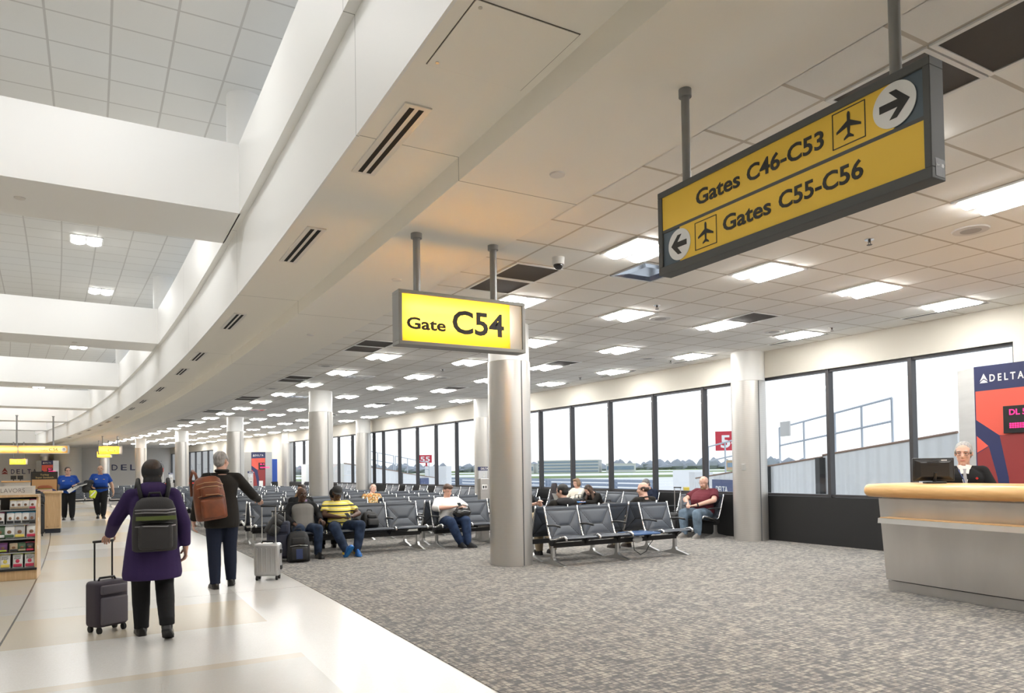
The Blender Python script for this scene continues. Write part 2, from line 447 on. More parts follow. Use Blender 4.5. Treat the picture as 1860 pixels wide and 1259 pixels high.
# beams across the hall
BEAMS = [-1.0, 9.35, 19.72, 30.05, 40.4, 50.7, 61.0]
for i, Y in enumerate(BEAMS):
    a = ang(Y+.65); c, s_ = math.cos(a), math.sin(a); o_ = P(1.43, Y, 0)
    m = MB()
    fn = lambda x, y, z: (o_.x+x*c-y*s_, o_.y+x*s_+y*c, z)
    vs = [fn(x,y,z) for z in (4.703,5.575) for x,y in ((-8.4,0),(.0,0),(.0,1.33),(-8.4,1.33))]
    m.add(vs, [(0,1,2,3),(4,7,6,5),(0,4,5,1),(1,5,6,2),(2,6,7,3),(3,7,4,0)])
    ob = struct(m.build('beam', M_beam), 'broad white beam crossing the hall', 'beam')
    # slim white column rising behind the parapet at the beam
    if Y > 0:
        q = P(1.62, Y+.75)
        struct(MB().cyl((q.x,q.y,5.45),(q.x,q.y,Z_H),.235,n=28).build('column_upper', M_polewhite, smooth=40), 'white column rising from the parapet to the upper ceiling', 'column')

# end walls
struct(MB().bx(-18,9.5,67.6,67.9,0,7.0).build('wall_back', M_wall_grey), 'pale grey wall closing the far end', 'wall')
struct(MB().bx(-10,12,-9.2,-9,0,7.0).build('wall_front', M_wall), 'unseen wall added behind the viewer to close the near end', 'wall')  # unseen, added to stop darkness and light leaks at the near end
# curved cream nib wall, doorway and columns by the far end
m = MB(); pts = [Vector((-3.2+1.05*math.cos(t)*.9, 66.7-.9*math.sin(t)*1.2, 0)) for t in [PI*k/12 for k in range(13)]]
m.rings([[p for p in pts],[p+Vector((0,0,3.7)) for p in pts]], False)
struct(m.build('wall_nib', M_wall, smooth=60), 'curved cream wall end beside the far gate', 'wall')
struct(MB().bx(-4.25,-3.65,67.3,67.62,0,2.05).build('door_1', M_navy), 'dark doorway in the far wall', 'door')
struct(MB().bx(-4.5,-3.4,67.35,67.61,2.05,3.6).build('wall_lintel', M_wall), 'cream wall over the far doorway', 'wall')
for x in (-4.75, -3.35):
    struct(MB().cyl((x,66.9,0),(x,66.9,2.95),.33,n=24,m=0).cyl((x,66.9,2.95),(x,66.9,3.84),.325,n=24,m=1).build('column', [M_column,M_polewhite], smooth=40), 'steel clad column at the far gate', 'column')
struct(sheet('ceiling_far', [(-9.5,3.84),(1.49,3.84)], 62.4, YB, M_tile, 1.0), 'low ceiling at the far end of the hall', 'ceiling')

# ---------------- window wall
WS = 11.15; Z_SILL, Z_HEAD = .86, 3.152
def wallpiece(name, Y0, Y1, z0, z1, mt, s=WS, th=.18, step=1.0, label=None):
    return struct(sheet(name, [(s+th,z0),(s,z0),(s,z1),(s+th,z1),(s+th,z0)], Y0, Y1, mt, step), label, 'wall')
wallpiece('wall_right_header', 5.27, 41.5, Z_HEAD, Z_C+.03, M_wall, WS-.06, .2, 1.0, 'cream header wall above the window band')
wallpiece('wall_right_header', 56.0, YB, Z_HEAD, Z_C+.03, M_wall, WS-.06, .2, 1.0, 'cream header wall above the far window band')
wallpiece('wall_right', YA, 5.27, 0, Z_C+.03, M_wall, WS-.06, .2, 1.0, 'cream wall beyond the last big window')
wallpiece('wall_right', 41.5, 56.0, 0, Z_C+.03, M_wall, WS-.06, .2, 1.0, 'cream wall between the two window bands')
wallpiece('baseboard_right', 5.27, 41.5, 0, Z_SILL, M_black, WS-.02, .2, 1.0, 'black knee wall below the windows')
wallpiece('baseboard_right', 56.0, YB, 0, Z_SILL, M_black, WS-.02, .2, 1.0, 'black knee wall below the far windows')
BAYS = [[5.27,6.80,8.30,9.84],[9.84,11.33,12.90,14.52,16.14,17.66,19.1,20.1],[20.1,21.3,22.82,24.38,25.94,27.55,29.12,30.1],[30.1,31.0,32.52,34.2,35.8,37.4,39.0,40.5,41.5],[56.0,57.6,59.2,60.8,62.4,64.0,65.6,67.5]]
for i, ys in enumerate(BAYS):
    m = MB()
    for Y in ys:
        q = P(WS+.05, Y); m.box((q.x,q.y,(Z_SILL+Z_HEAD)/2), (.13,.062,Z_HEAD-Z_SILL), (0,0,ang(Y)))
    for k in range(len(ys)-1):
        a, b = P(WS+.06, ys[k]), P(WS+.06, ys[k+1]); an = math.atan2(b.x-a.x, b.y-a.y); L = (b-a).length
        for z in (Z_SILL+.03, Z_HEAD-.025): m.box(((a.x+b.x)/2,(a.y+b.y)/2,z), (.11,L,.045), (0,0,-an))
    w = struct(m.build('window_%d'%(i+1), M_bronze), ['tall windows by the gate counter','tall windows facing the taxiway','tall windows facing the second jet bridge','tall windows beyond the third column','small looking windows at the far end'][i], 'window')
    for k in range(len(ys)-1):
        a, b = P(WS+.06, ys[k]), P(WS+.06, ys[k+1]); an = math.atan2(b.x-a.x, b.y-a.y)
        MB().box(((a.x+b.x)/2,(a.y+b.y)/2,(Z_SILL+Z_HEAD)/2), (.012,(b-a).length-.06,Z_HEAD-Z_SILL-.07), (0,0,-an)).build('pane', M_glass, w)

# ---------------- round columns of the waiting area
COLS = [(5.30,9.53),(10.84,9.86),(4.97,19.63),(10.23,20.05),(4.2,29.97),(9.42,29.98),(3.07,40.53),(8.6,41.45),(1.47,50.1),(-.6,60.0)]
for i, (x, y) in enumerate(COLS):
    r = .325
    m = MB().cyl((x,y,3.09),(x,y,Z_C+.02),r-.012,n=48)
    o = struct(m.build('column', M_polewhite, smooth=40), ['steel clad round column in the middle of the carpet','steel clad round column at the window wall','steel clad column behind the man in the cap'][i] if i < 3 else 'steel clad round column farther down the hall', 'column')
    MB().cyl((x,y,0),(x,y,3.085),r,n=48).build('cladding', M_column, o, smooth=40)
    a = math.atan2(-y, -x)+.62
    MB().box((x+(r)*math.cos(a),y+(r)*math.sin(a),1.545),(.012,.014,3.07),(0,0,a)).build('seam', M_dkgrey, o)
    if i == 1:
        a = math.atan2(-y,-x)-.35
        MB().box((x+r*math.cos(a),y+r*math.sin(a),1.42),(.03,.075,.12),(0,0,a)).build('wall_switch', M_steel2, o, bevel=.004)

# ------------------------------------------------------------------ things on the ceilings
from bpy_extras.object_utils import world_to_camera_view as w2c
bpy.context.view_layer.update()
def inframe(p):
    q = w2c(SC, cam, Vector(p)); return 0 < q.x < 1 and 0 < q.y < 1 and q.z > 0
ORD = ['first','second','third','fourth','fifth','sixth','seventh','eighth','ninth','tenth','eleventh','twelfth','thirteenth','fourteenth','fifteenth','sixteenth','seventeenth','eighteenth','nineteenth','twentieth','twenty-first','twenty-second','twenty-third','twenty-fourth','twenty-fifth']
def ceil_pt(i, j, z=Z_C):
    Y = TILE_Y0-i*TILE_A; return P(TILE_X0+j*TILE_B, Y, z), ang(Y)
# troffer prototype
def lens_mesh(x0, x1, y0, y1, mt):
    m = MB(); n = 6; R_ = []
    for k in range(n+1):
        t = k/n; x = x0+(x1-x0)*t; z = -.012-.038*math.sin(PI*t)
        R_.append([(x,y0,z),(x,y1,z)])
    for k in range(n): m.add([R_[k][0],R_[k+1][0],R_[k+1][1],R_[k][1]], [(0,1,2,3)])
    m.add([r[0] for r in R_]+[(x1,y0,-.004),(x0,y0,-.004)], [tuple(range(n+3))]); m.add([r[1] for r in R_]+[(x1,y1,-.004),(x0,y1,-.004)], [tuple(range(n+3))])
    return m
def make_troffer(name, a, b, lensmat):
    r = bpy.data.objects.new(name, None); C.objects.link(r); r.empty_display_size = .1
    m = MB(); w, h = b/2-.008, a/2-.008
    m.bx(-w,w,-h,-h+.03,-.018,-.001).bx(-w,w,h-.03,h,-.018,-.001).bx(-w,-w+.03,-h+.03,h-.03,-.018,-.001).bx(w-.03,w,-h+.03,h-.03,-.018,-.001).bx(-.02,.02,-h+.03,h-.03,-.020,-.001)
    m.bx(-w+.03,w-.03,-h+.03,h-.03,-.006,-.002)
    m.build('housing', M_white_pl, r)
    for s_ in (-1,1):
        x0, x1 = (.02, w-.03) if s_ > 0 else (-w+.03, -.02)
        lens_mesh(x0, x1, -h+.03, h-.03, lensmat).build('lens', lensmat, r, smooth=True)
    return r
tro = make_troffer('ceiling_light', TILE_A, TILE_B, M_lens); first = True
ROWS = [(-2.5,'row beside the plain bulkhead'),(.5,'second row from the plain bulkhead'),(3.5,'third row from the plain bulkhead'),(6.5,'row along the window wall')]
for j, rn in ROWS:
    n_in = 0
    for k in range(-3, 22):
        p, a = ceil_pt(-2.5-4*k, j)
        if any((p.x-cx)**2+(p.y-cy)**2 < .5 for cx, cy in COLS): continue
        if inframe(p):
            lab = 'recessed ceiling light, %s from the near end of the %s' % (ORD[n_in], rn); n_in += 1; grp = 'recessed lights over the waiting area'
        else:
            if k < -2 and j < 3: continue
            lab = 'recessed ceiling light over the near end, out of view'; grp = 'recessed lights out of view'
        o = tro if first else link_copy(tro); first = False
        o.location = p; o.rotation_euler = (0,0,a); tag(o, lab, 'ceiling light', grp)
# upper hall lights
trh = make_troffer('hall_light', .64, .64, M_lens_hi); first = True
cnt = 0
for b in range(-1, 6):
    for (dx, dy) in ((0.05,1.9),(-.45,7.4),(-3.0,1.9),(-3.0,7.4),(-5.6,4.2)):
        Y = 10.4+10.33*b+dy
        q = P(.28+dx, Y, Z_H)
        vis = inframe(q)
        o = trh if first else link_copy(trh); first = False
        o.location = q; o.rotation_euler = (0,0,ang(Y)); cnt += 1
        if vis: tag(o, 'square light in the high tiled ceiling, bay beyond the %s white beam, %s one' % (ORD[max(0,b)], ['nearer','farther','outer nearer','outer farther','outermost'][[(0.05,1.9),(-.45,7.4),(-3.0,1.9),(-3.0,7.4),(-5.6,4.2)].index((dx,dy))]), 'ceiling light', 'lights in the upper hall ceiling')
        else: tag(o, 'square light in the high tiled ceiling, out of view', 'ceiling light', 'upper hall lights out of view')

# return air grilles (pairs beside the bulkhead, singles farther in)
def make_grille():
    r = bpy.data.objects.new('ceiling_vent', None); C.objects.link(r)
    w, h = TILE_B/2-.006, TILE_A/2-.006; m = MB()
    m.bx(-w,w,-h,-h+.028,-.014,-.001).bx(-w,w,h-.028,h,-.014,-.001).bx(-w,-w+.028,-h+.028,h-.028,-.014,-.001).bx(w-.028,w,-h+.028,h-.028,-.014,-.001)
    m.build('frame', M_white_pl, r)
    MB().bx(-w+.028,w-.028,-h+.028,h-.028,-.008,-.003).build('mesh_panel', M_grille, r)
    return r
gr = make_grille(); first = True
for m_ in range(-1, 6):
    for di, dj, nm in ((-4.5,-3.5,'nearer of the pair'),(-5.5,-3.5,'farther of the pair'),(-5.5,3.5,'single dark square')):
        i = di-8*m_; p, a = ceil_pt(i, dj)
        if not (inframe(p) or inframe(p+Vector((.3,.3,0))) or inframe(p-Vector((.3,-.3,0)))): continue
        o = gr if first else link_copy(gr); first = False
        o.location = p; o.rotation_euler = (0,0,a)
        where = ['above the big yellow gates sign','just beyond the gate C54 sign','in the second bay of ceiling','in the third bay of ceiling','in the fourth bay of ceiling','in the fifth bay of ceiling','in the sixth bay of ceiling'][m_+1]
        tag(o, 'dark mesh return air grille %s, %s' % (where, nm), 'air vent', 'return air grilles in the tiled ceiling')
# unlit parabolic fixtures
def make_parab():
    r = bpy.data.objects.new('unlit_ceiling_fixture', None); C.objects.link(r)
    w, h = TILE_B/2-.006, TILE_A/2-.006; m = MB()
    m.bx(-w,w,-h,-h+.02,-.016,-.001).bx(-w,w,h-.02,h,-.016,-.001).bx(-w,-w+.02,-h+.02,h-.02,-.016,-.001).bx(w-.02,w,-h+.02,h-.02,-.016,-.001)
    m.build('frame', M_steel2, r)
    m = MB(); m.add([(-w+.02,-h+.02,-.012),(w-.02,-h+.02,-.012),(w-.02,h-.02,-.012),(-w+.02,h-.02,-.012),(-w*.5,-h*.5,-.0035),(w*.5,-h*.5,-.0035),(w*.5,h*.5,-.0035),(-w*.5,h*.5,-.0035)], [(0,1,5,4),(1,2,6,5),(2,3,7,6),(3,0,4,7),(4,5,6,7)])
    m.build('reflector', mat('mirror reflector', (.55,.58,.62), .12, metal=1.0), r)
    return r
pb = make_parab(); first = True
for m_ in range(0, 5):
    p, a = ceil_pt(-3.5-8*m_, -1.5)
    o = pb if first else link_copy(pb); first = False
    o.location = p; o.rotation_euler = (0,0,a)
    tag(o, 'unlit mirrored ceiling fixture, %s one along the hall' % ORD[m_], 'ceiling fixture', 'unlit mirrored fixtures')
# linear slot diffusers by the windows
def make_slot():
    r = bpy.data.objects.new('slot_diffuser', None); C.objects.link(r)
    MB().bx(-.05,.05,-.62,.62,-.012,-.001).build('frame', M_white_pl, r)
    for x in (-.02,.02): MB().bx(x-.009,x+.009,-.60,.60,-.0135,-.004).build('slot', M_slot, r)
    return r
sd = make_slot(); first = True; n_in = 0
for k in range(-1, 14):
    p, a = ceil_pt(-3.0-4*k, 7.1)
    if not inframe(p): continue
    o = sd if first else link_copy(sd); first = False
    o.location = p; o.rotation_euler = (0,0,a)
    tag(o, 'thin black linear diffuser, %s from the near end of the window wall' % ORD[n_in], 'air vent', 'linear diffusers along the windows'); n_in += 1
# round ceiling speakers
sp = bpy.data.objects.new('ceiling_speaker', None); C.objects.link(sp)
MB().cyl((0,0,-.012),(0,0,-.001),.15,.16,n=28).build('rim', mat('ceiling speaker rim', (.66,.645,.62), .5), sp, smooth=40)
MB().cyl((0,0,-.016),(0,0,-.011),.085,.09,n=24).build('grille', mat('ceiling speaker mesh', (.42,.41,.40), .7), sp, smooth=40)
SPK = [(.5,1.5,'beside the big yellow gates sign'),(-6.5,1.5,'below and left of the big yellow sign'),(-6.5,5.5,'near the window column'),(-11.5,5.5,'beyond the window column'),(-11.5,-.5,'behind the gate C54 sign'),(-17.2,-3.5,'beside the second pair of grilles'),(-18.5,1.5,'over the white sweater woman'),(-24.5,-3.5,'beyond the third pair of grilles')]
for q, (i, j, w_) in enumerate(SPK):
    p, a = ceil_pt(i, j); o = sp if q == 0 else link_copy(sp); o.location = p
    tag(o, 'round flush ceiling speaker %s' % w_, 'ceiling speaker', 'round ceiling speakers')
# sprinklers
sk = bpy.data.objects.new('sprinkler', None); C.objects.link(sk)
MB().cyl((0,0,-.006),(0,0,-.001),.042,.045,n=20).build('escutcheon', M_chrome, sk, smooth=40)
MB().cyl((0,0,-.03),(0,0,-.005),.013,n=10).cyl((0,0,-.055),(0,0,-.052),.026,n=12).tube([(.014,0,-.03),(.016,0,-.042),(.004,0,-.053)],.003,6).tube([(-.014,0,-.03),(-.016,0,-.042),(-.004,0,-.053)],.003,6).build('head', mat('dark sprinkler metal', (.08,.07,.06), .4, metal=.8), sk, smooth=40)
SPR = [(-.5,.5,'below the big yellow sign'),(-5.5,.5,'left of the big yellow sign'),(-5.5,6.5,'near the window header'),(-11.6,6.6,'above the window column'),(-16.5,6.5,'above the taxiway windows'),(-16.5,.5,'above the woman in white'),(-22.5,6.5,'over the farther window seats')]
for q, (i, j, w_) in enumerate(SPR):
    p, a = ceil_pt(i, j); o = sk if q == 0 else link_copy(sk); o.location = p
    tag(o, 'small pendent fire sprinkler %s' % w_, 'sprinkler', 'sprinklers in the tiled ceiling')
for (s_, Y, w_) in ((.35,16.0,'in the first bay of high ceiling'),(.0,26.6,'in the second bay of high ceiling'),(.3,37.0,'in the third bay of high ceiling')):
    o = link_copy(sk); o.location = P(s_, Y, Z_H); tag(o, 'small pendent fire sprinkler %s' % w_, 'sprinkler', 'sprinklers in the upper ceiling')
# flush round caps on the smooth soffit
for q, (x, y, w_) in enumerate(((2.9,4.42,'between the two yellow signs'),(2.85,7.75,'beyond the gate C54 sign'),(2.76,11.5,'far along the soffit'))):
    tag(MB().cyl((x,y,Z_C-.012),(x,y,Z_C-.0005),.055,.06,n=24).build('concealed_sprinkler', mat('off white cap', (.74,.72,.69), .5), smooth=40), 'round white concealed sprinkler cap %s' % w_, 'sprinkler', 'concealed caps on the soffit')
for q, Y in enumerate((9.95, 20.3, 30.7)):
    p = P(-.9 if q == 0 else -.35, Y, 4.702)
    tag(MB().cyl(p-Vector((0,0,.012)),p,.055,.06,n=24).build('concealed_sprinkler', MATS['off white cap'], smooth=40), 'round concealed sprinkler cap under the %s white beam' % ORD[q], 'sprinkler', 'concealed caps under the beams')
# security dome camera
dm = thing('security_camera', 'white dome security camera beside the dark grilles', 'camera', (4.06,6.2,Z_C))
MB().cyl((0,0,-.075),(0,0,0),.062,.068,n=24).build('housing', M_white_pl, dm, smooth=40)
MB().ell((0,0,-.078),(.052,.052,.05),n=20,k=12).build('dome', mat('smoked dome', (.015,.015,.018), .06, spec=.8), dm, smooth=True)

# slot diffusers in the high soffit
def soffit_vent(Y0, Y1, s_, mt_frame, lab):
    Yc = (Y0+Y1)/2; L = Y1-Y0; a = ang(Yc); p = P(s_, Yc, 3.842)
    t = thing('air_diffuser', lab, 'air vent', p, a, 'twin slot diffusers in the curved soffit')
    MB().bx(-.095,.095,-L/2,L/2,-.012,0).build('frame', mt_frame, t, bevel=.004)
    for x in (-.033,.033): MB().bx(x-.018,x+.018,-L/2+.04,L/2-.04,-.0135,-.003).build('slot', M_slot, t)
M_vent = mat('white diffuser frame', (.80,.78,.74), .35)
for q, (a_, b_) in enumerate(((4.28,5.48),(6.92,8.2),(11.2,12.5),(15.1,16.3),(17.6,18.8),(21.6,22.8),(25.6,26.8),(28.6,29.8),(33.2,34.4),(36.2,37.4),(39.0,40.2),(43.5,44.7),(47.5,48.7),(52,53.2))):
    soffit_vent(a_, b_, 1.74, M_vent, 'twin slot air diffuser in the curved soffit, %s from the near end' % ORD[q])
# access panel
ap = thing('access_panel', 'square access hatch in the near soffit', 'access panel', (1.92,3.49,3.842))
MB().bx(-.315,.315,-.325,.325,-.006,0).build('hatch', M_soffit, ap)
m = MB()
for s_ in (-1,1): m.bx(s_*.318-.002,s_*.318+.002,-.33,.33,-.003,0).bx(-.320,.320,s_*.328-.002,s_*.328+.002,-.003,0)
m.build('gap', mat('shadow gap', (.12,.10,.08), .8), ap)
for x, y in ((-.27,-.28),(-.27,.28)): MB().cyl((x,y,-.01),(x,y,-.004),.011,n=12).build('latch', M_steel2, ap, smooth=40)

# ------------------------------------------------------------------ signs
def lit_face(name, col, tr=.9):
    m = bpy.data.materials.new(name); m.use_nodes = True; nt = m.node_tree
    for n in list(nt.nodes): nt.nodes.remove(n)
    o = nt.nodes.new('ShaderNodeOutputMaterial'); a = nt.nodes.new('ShaderNodeBsdfTranslucent'); d = nt.nodes.new('ShaderNodeBsdfDiffuse'); x = nt.nodes.new('ShaderNodeMixShader')
    a.inputs[0].default_value = (*col,1); d.inputs[0].default_value = (*col,1); x.inputs[0].default_value = tr
    nt.links.new(d.outputs[0], x.inputs[1]); nt.links.new(a.outputs[0], x.inputs[2]); nt.links.new(x.outputs[0], o.inputs[0])
    return m
M_lityel = lit_face('backlit yellow acrylic', (1.0,.50,.034), .75)
M_litcream = lit_face('backlit pale yellow acrylic', (1.0,.62,.20), .75)
M_litgrey = lit_face('opal grey acrylic', (.62,.60,.55), .25)
M_tube = emis('fluorescent tube', (1,.95,.85), TUBE)
M_in = mat('white sign interior', (.9,.9,.88), .6)
def pole(t, x, y, z0, z1, r, mt):
    o = MB().cyl((x,y,z0),(x,y,z1-.012),r,n=18).build('pole', mt, t, smooth=40)
    MB().cyl((x,y,z1-.045),(x,y,z1),r*1.55,n=20).build('flange', mt, o, smooth=40)
def lit_sign(t, w, h, d, yel, parts, face_x1, mt_frame, tube=None):
    # hollow box frame; local face at -Y and +Y; origin at its centre
    m = MB(); e_ = .034
    m.bx(-w/2,w/2,-d/2,d/2,h/2-e_,h/2).bx(-w/2,w/2,-d/2,d/2,-h/2,-h/2+e_).bx(-w/2,-w/2+e_,-d/2,d/2,-h/2+e_,h/2-e_).bx(w/2-e_,w/2,-d/2,d/2,-h/2+e_,h/2-e_)
    m.build('frame', mt_frame, t, bevel=.003)
    for s_ in (-1,1):
        y = s_*(d/2-.012)
        x0, x1 = (-w/2+e_, face_x1) if s_ < 0 else (-face_x1, w/2-e_)
        MB().add([(x0,y,-h/2+e_),(x1,y,-h/2+e_),(x1,y,h/2-e_),(x0,y,h/2-e_)],[(0,1,2,3)]).build('lit_face', yel, t)
        x0, x1 = (face_x1, w/2-e_) if s_ < 0 else (-w/2+e_, -face_x1)
        if x1-x0 > .02: MB().add([(x0+.002,y,-h/2+e_),(x1,y,-h/2+e_),(x1,y,h/2-e_),(x0+.002,y,h/2-e_)],[(0,1,2,3)]).build('blank_face', M_litgrey, t)
    for z_ in (.10,-.04): MB().cyl((-w/2+.06,0,z_),(min(face_x1,w/2-.1),0,z_),.013,n=10).build('tube', tube or M_tube, t, smooth=40)
def fit_text(t, s, x0, x1, z, cap, mt, y, fat=.008, depth=.0015):
    o = text('lettering', s, 1.0, mt, t, (0,0,0), (PI/2,0,0), 'LEFT', depth, fat)
    xs = [v.co.x for v in o.data.vertices]; ys = [v.co.y for v in o.data.vertices]
    k = cap/.729; a, b = min(xs), max(xs); sx = (x1-x0)/(b-a)
    o.scale = (sx, k, 1); o.location = (x0-a*sx, y, z)
    return o
M_tube_far = emis('soft fluorescent tube', (1,.95,.85), 55.0)
def gate_sign(x, y, rz, w, h, zc, d, poles, ztop, words, label, xr=.87):
    t = thing('hanging_gate_sign', label, 'sign', (x,y,zc), rz)
    fx = -w/2+w*xr
    lit_sign(t, w, h, d, M_lityel, None, fx, M_signalu, M_tube if y < 20 else M_tube_far)
    fs = -d/2+.012-.0045
    for px in poles: pole(t, px, 0, h/2-.01, ztop-zc, .034, mat('grey painted steel', (.30,.30,.295), .4, metal=.4))
    return t, fs
t, fs = gate_sign(2.91, 6.155, 0, 1.325, .50, 2.855, .17, (-.45,.355), Z_C, None, 'lit yellow Gate C54 sign hanging on two grey poles')
fit_text(t, 'Gate', -.585, -.195, -.10, .108, M_ink, fs, .029)
fit_text(t, 'C54', -.13, .425, -.105, .222, M_ink, fs, .025)
MB().bx(-.655,-.625,.02,.075,-.20,-.15).build('maker_label', M_white_pl, t)
t, fs = gate_sign(-.19, 47.0, ang(47), 1.22, .50, 2.86, .17, (-.38,.38), Z_C, None, 'lit yellow Gate C55 sign hanging far along the hall')
fit_text(t, 'Gate', -.56, -.22, -.10, .10, M_ink, fs, .006); fit_text(t, 'C55', -.14, .42, -.105, .22, M_ink, fs, .012)
t, fs = gate_sign(-5.85, 60.6, .1, 1.1, .44, 2.45, .17, (-.3,.3), 3.84, None, 'small lit Gate C56 sign in front of the airline wall')
fit_text(t, 'Gate', -.5, -.2, -.09, .09, M_ink, fs, .006); fit_text(t, 'C56', -.12, .38, -.09, .2, M_ink, fs, .01)
# second, edge-on sign behind C55
t, fs = gate_sign(-.55, 53.0, ang(53)+.0, .9, .42, 2.75, .17, (-.3,.25), Z_C, None, 'lit sign partly hidden behind the Gate C55 sign')
# long C56 sign
M_tube2 = emis('dim fluorescent tube', (1,.95,.85), 30.0)
t = thing('hanging_gate_sign', 'long lit yellow sign reading Gate C56 with upward arrow disc', 'sign', (-5.1,46.2,2.88), .1)
w, h = 5.9, .46
m = MB(); d = .2; e_ = .03
m.bx(-w/2,w/2,-d/2,d/2,h/2-e_,h/2).bx(-w/2,w/2,-d/2,d/2,-h/2,-h/2+e_).bx(-w/2,-w/2+e_,-d/2,d/2,-h/2,h/2).bx(w/2-.09,w/2,-d/2,d/2,-h/2,h/2).bx(.58,.62,-d/2,d/2,-h/2,h/2)
m.build('frame', M_steel2, t)
for s_ in (-1,1):
    for x0, x1 in ((-w/2+e_,.58),(.62,w/2-.09)): MB().add([(x0,s_*.088,-h/2+e_),(x1,s_*.088,-h/2+e_),(x1,s_*.088,h/2-e_),(x0,s_*.088,h/2-e_)],[(0,1,2,3)]).build('lit_face', M_litcream, t)
MB().cyl((-w/2+.1,0,.02),(w/2-.2,0,.02),.013,n=10).build('tube', M_tube2, t, smooth=40)
fit_text(t, 'Gate', 1.55, 1.95, -.08, .09, M_ink, -.0935, .004); fit_text(t, 'C56', 2.02-.03, 2.42, -.085, .18, M_ink, -.0935, .012); fit_text(t, '+', 2.46, 2.54, -.06, .1, M_ink, -.0935, .004)
MB().cyl((2.69,-.096,0),(2.69,-.0905,0),.125,n=28).build('arrow_disc', M_signwhite, t)
fit_text(t, '\u2191', 2.64, 2.74, -.07, .14, M_ink, -.0975, .004)
for px in (-1.5,.55,1.15+1.05): pole(t, px-.0, 0, h/2-.01, 4.72-2.88, .04, MATS['grey painted steel'])

# big two-line sign
t = thing('hanging_gate_sign', 'large grey framed yellow sign to Gates C46-C53 and C55-C56', 'sign', (2.866,3.275,2.605), -PI/2)
FR = mat('grey gate sign frame', (.115,.118,.116), .6, spec=.25)
FP = mat('grey pole paint', (.25,.25,.245), .5)
w, h, d = 1.64, .50, .095
m = MB(); e_ = .035
m.bx(0,w,0,d,h-.037,h).bx(0,w,0,d,0,.047).bx(0,e_,0,d,.047,h-.037).bx(w-.03,w,0,d,.047,h-.037)
m.build('frame', FR, t, bevel=.003)
MB().bx(.033,w-.028,.012,d-.01,.045,h-.035).build('backing', M_slate, t)
MB().bx(.035,1.483,.007,.0125,.2645,.463).build('upper_field', M_yellow, t)
MB().bx(.178,1.611,.007,.0125,.047,.2475).build('lower_field', M_yellow, t)
MB().bx(.035,1.611,.006,.012,.2475,.2645).build('divider', FR, t)
Y_T = .0055
fit_text(t, 'Gates', .318, .639, .325, .085, M_ink, Y_T, .019); fit_text(t, 'C46-C53', .687, 1.145, .325, .085, M_ink, Y_T, .019)
fit_text(t, 'Gates', .515, .836, .117, .085, M_ink, Y_T, .019); fit_text(t, 'C55-C56', .884, 1.338, .117, .085, M_ink, Y_T, .019)
def plane_icon(cx, cz, r):
    half = [(0,1.0),(.07,.93),(.105,.8),(.105,.38),(.92,-.12),(.92,-.28),(.105,-.04),(.075,-.52),(.36,-.76),(.36,-.88),(0,-.76)]
    poly = half+[(-x,z) for x,z in reversed(half[1:-1])]
    return MB().prism(poly, lambda a,b,dd: (cx+a*r, dd, cz+b*r), .0045, .007)
def icon_box(x0, x1, z0, z1):
    m = MB(); q = .004
    for b in ((x0,x1,z0,z0+q),(x0,x1,z1-q,z1),(x0,x0+q,z0,z1),(x1-q,x1,z0,z1)): m.bx(b[0],b[1],.005,.007,b[2],b[3])
    m.build('pictogram_border', M_ink, t)
    plane_icon((x0+x1)/2, (z0+z1)/2, (z1-z0)*.40).build('airplane_pictogram', M_ink, t)
icon_box(1.191,1.355,.287,.452); icon_box(.302,.468,.072,.229)
def arrow(cx, cz, r, dirn):
    MB().cyl((cx,.0035,cz),(cx,.0070,cz),r,n=48).build('arrow_disc', M_signwhite, t)
    p = [(.72,0),(.12,.62),(-.22,.62),(.17,.17),(-.68,.17),(-.68,-.17),(.17,-.17),(-.22,-.62),(.12,-.62)]
    MB().prism(p, lambda a,b,dd: (cx+dirn*a*r, dd, cz+b*r), .0018, .004).build('arrow', M_ink, t)
arrow(1.487,.366,.0955,1); arrow(.176,.146,.0905,-1)
ml = MB().bx(w-.0005,w+.0012,.025,.085,.012,.085).build('maker_label', M_ink, t)
o = text('lettering', 'Sign Co', .015, M_signwhite, ml, (w+.0016,.03,.053), (PI/2,0,PI/2), 'LEFT', .0003)
MB().cyl((w+.0010,.074,.058),(w+.0018,.074,.058),.008,n=14).build('maker_mark', M_signwhite, ml)
for px in (.20, 1.47): pole(t, px, .05, h-.01, Z_C-2.605, .024, FP)
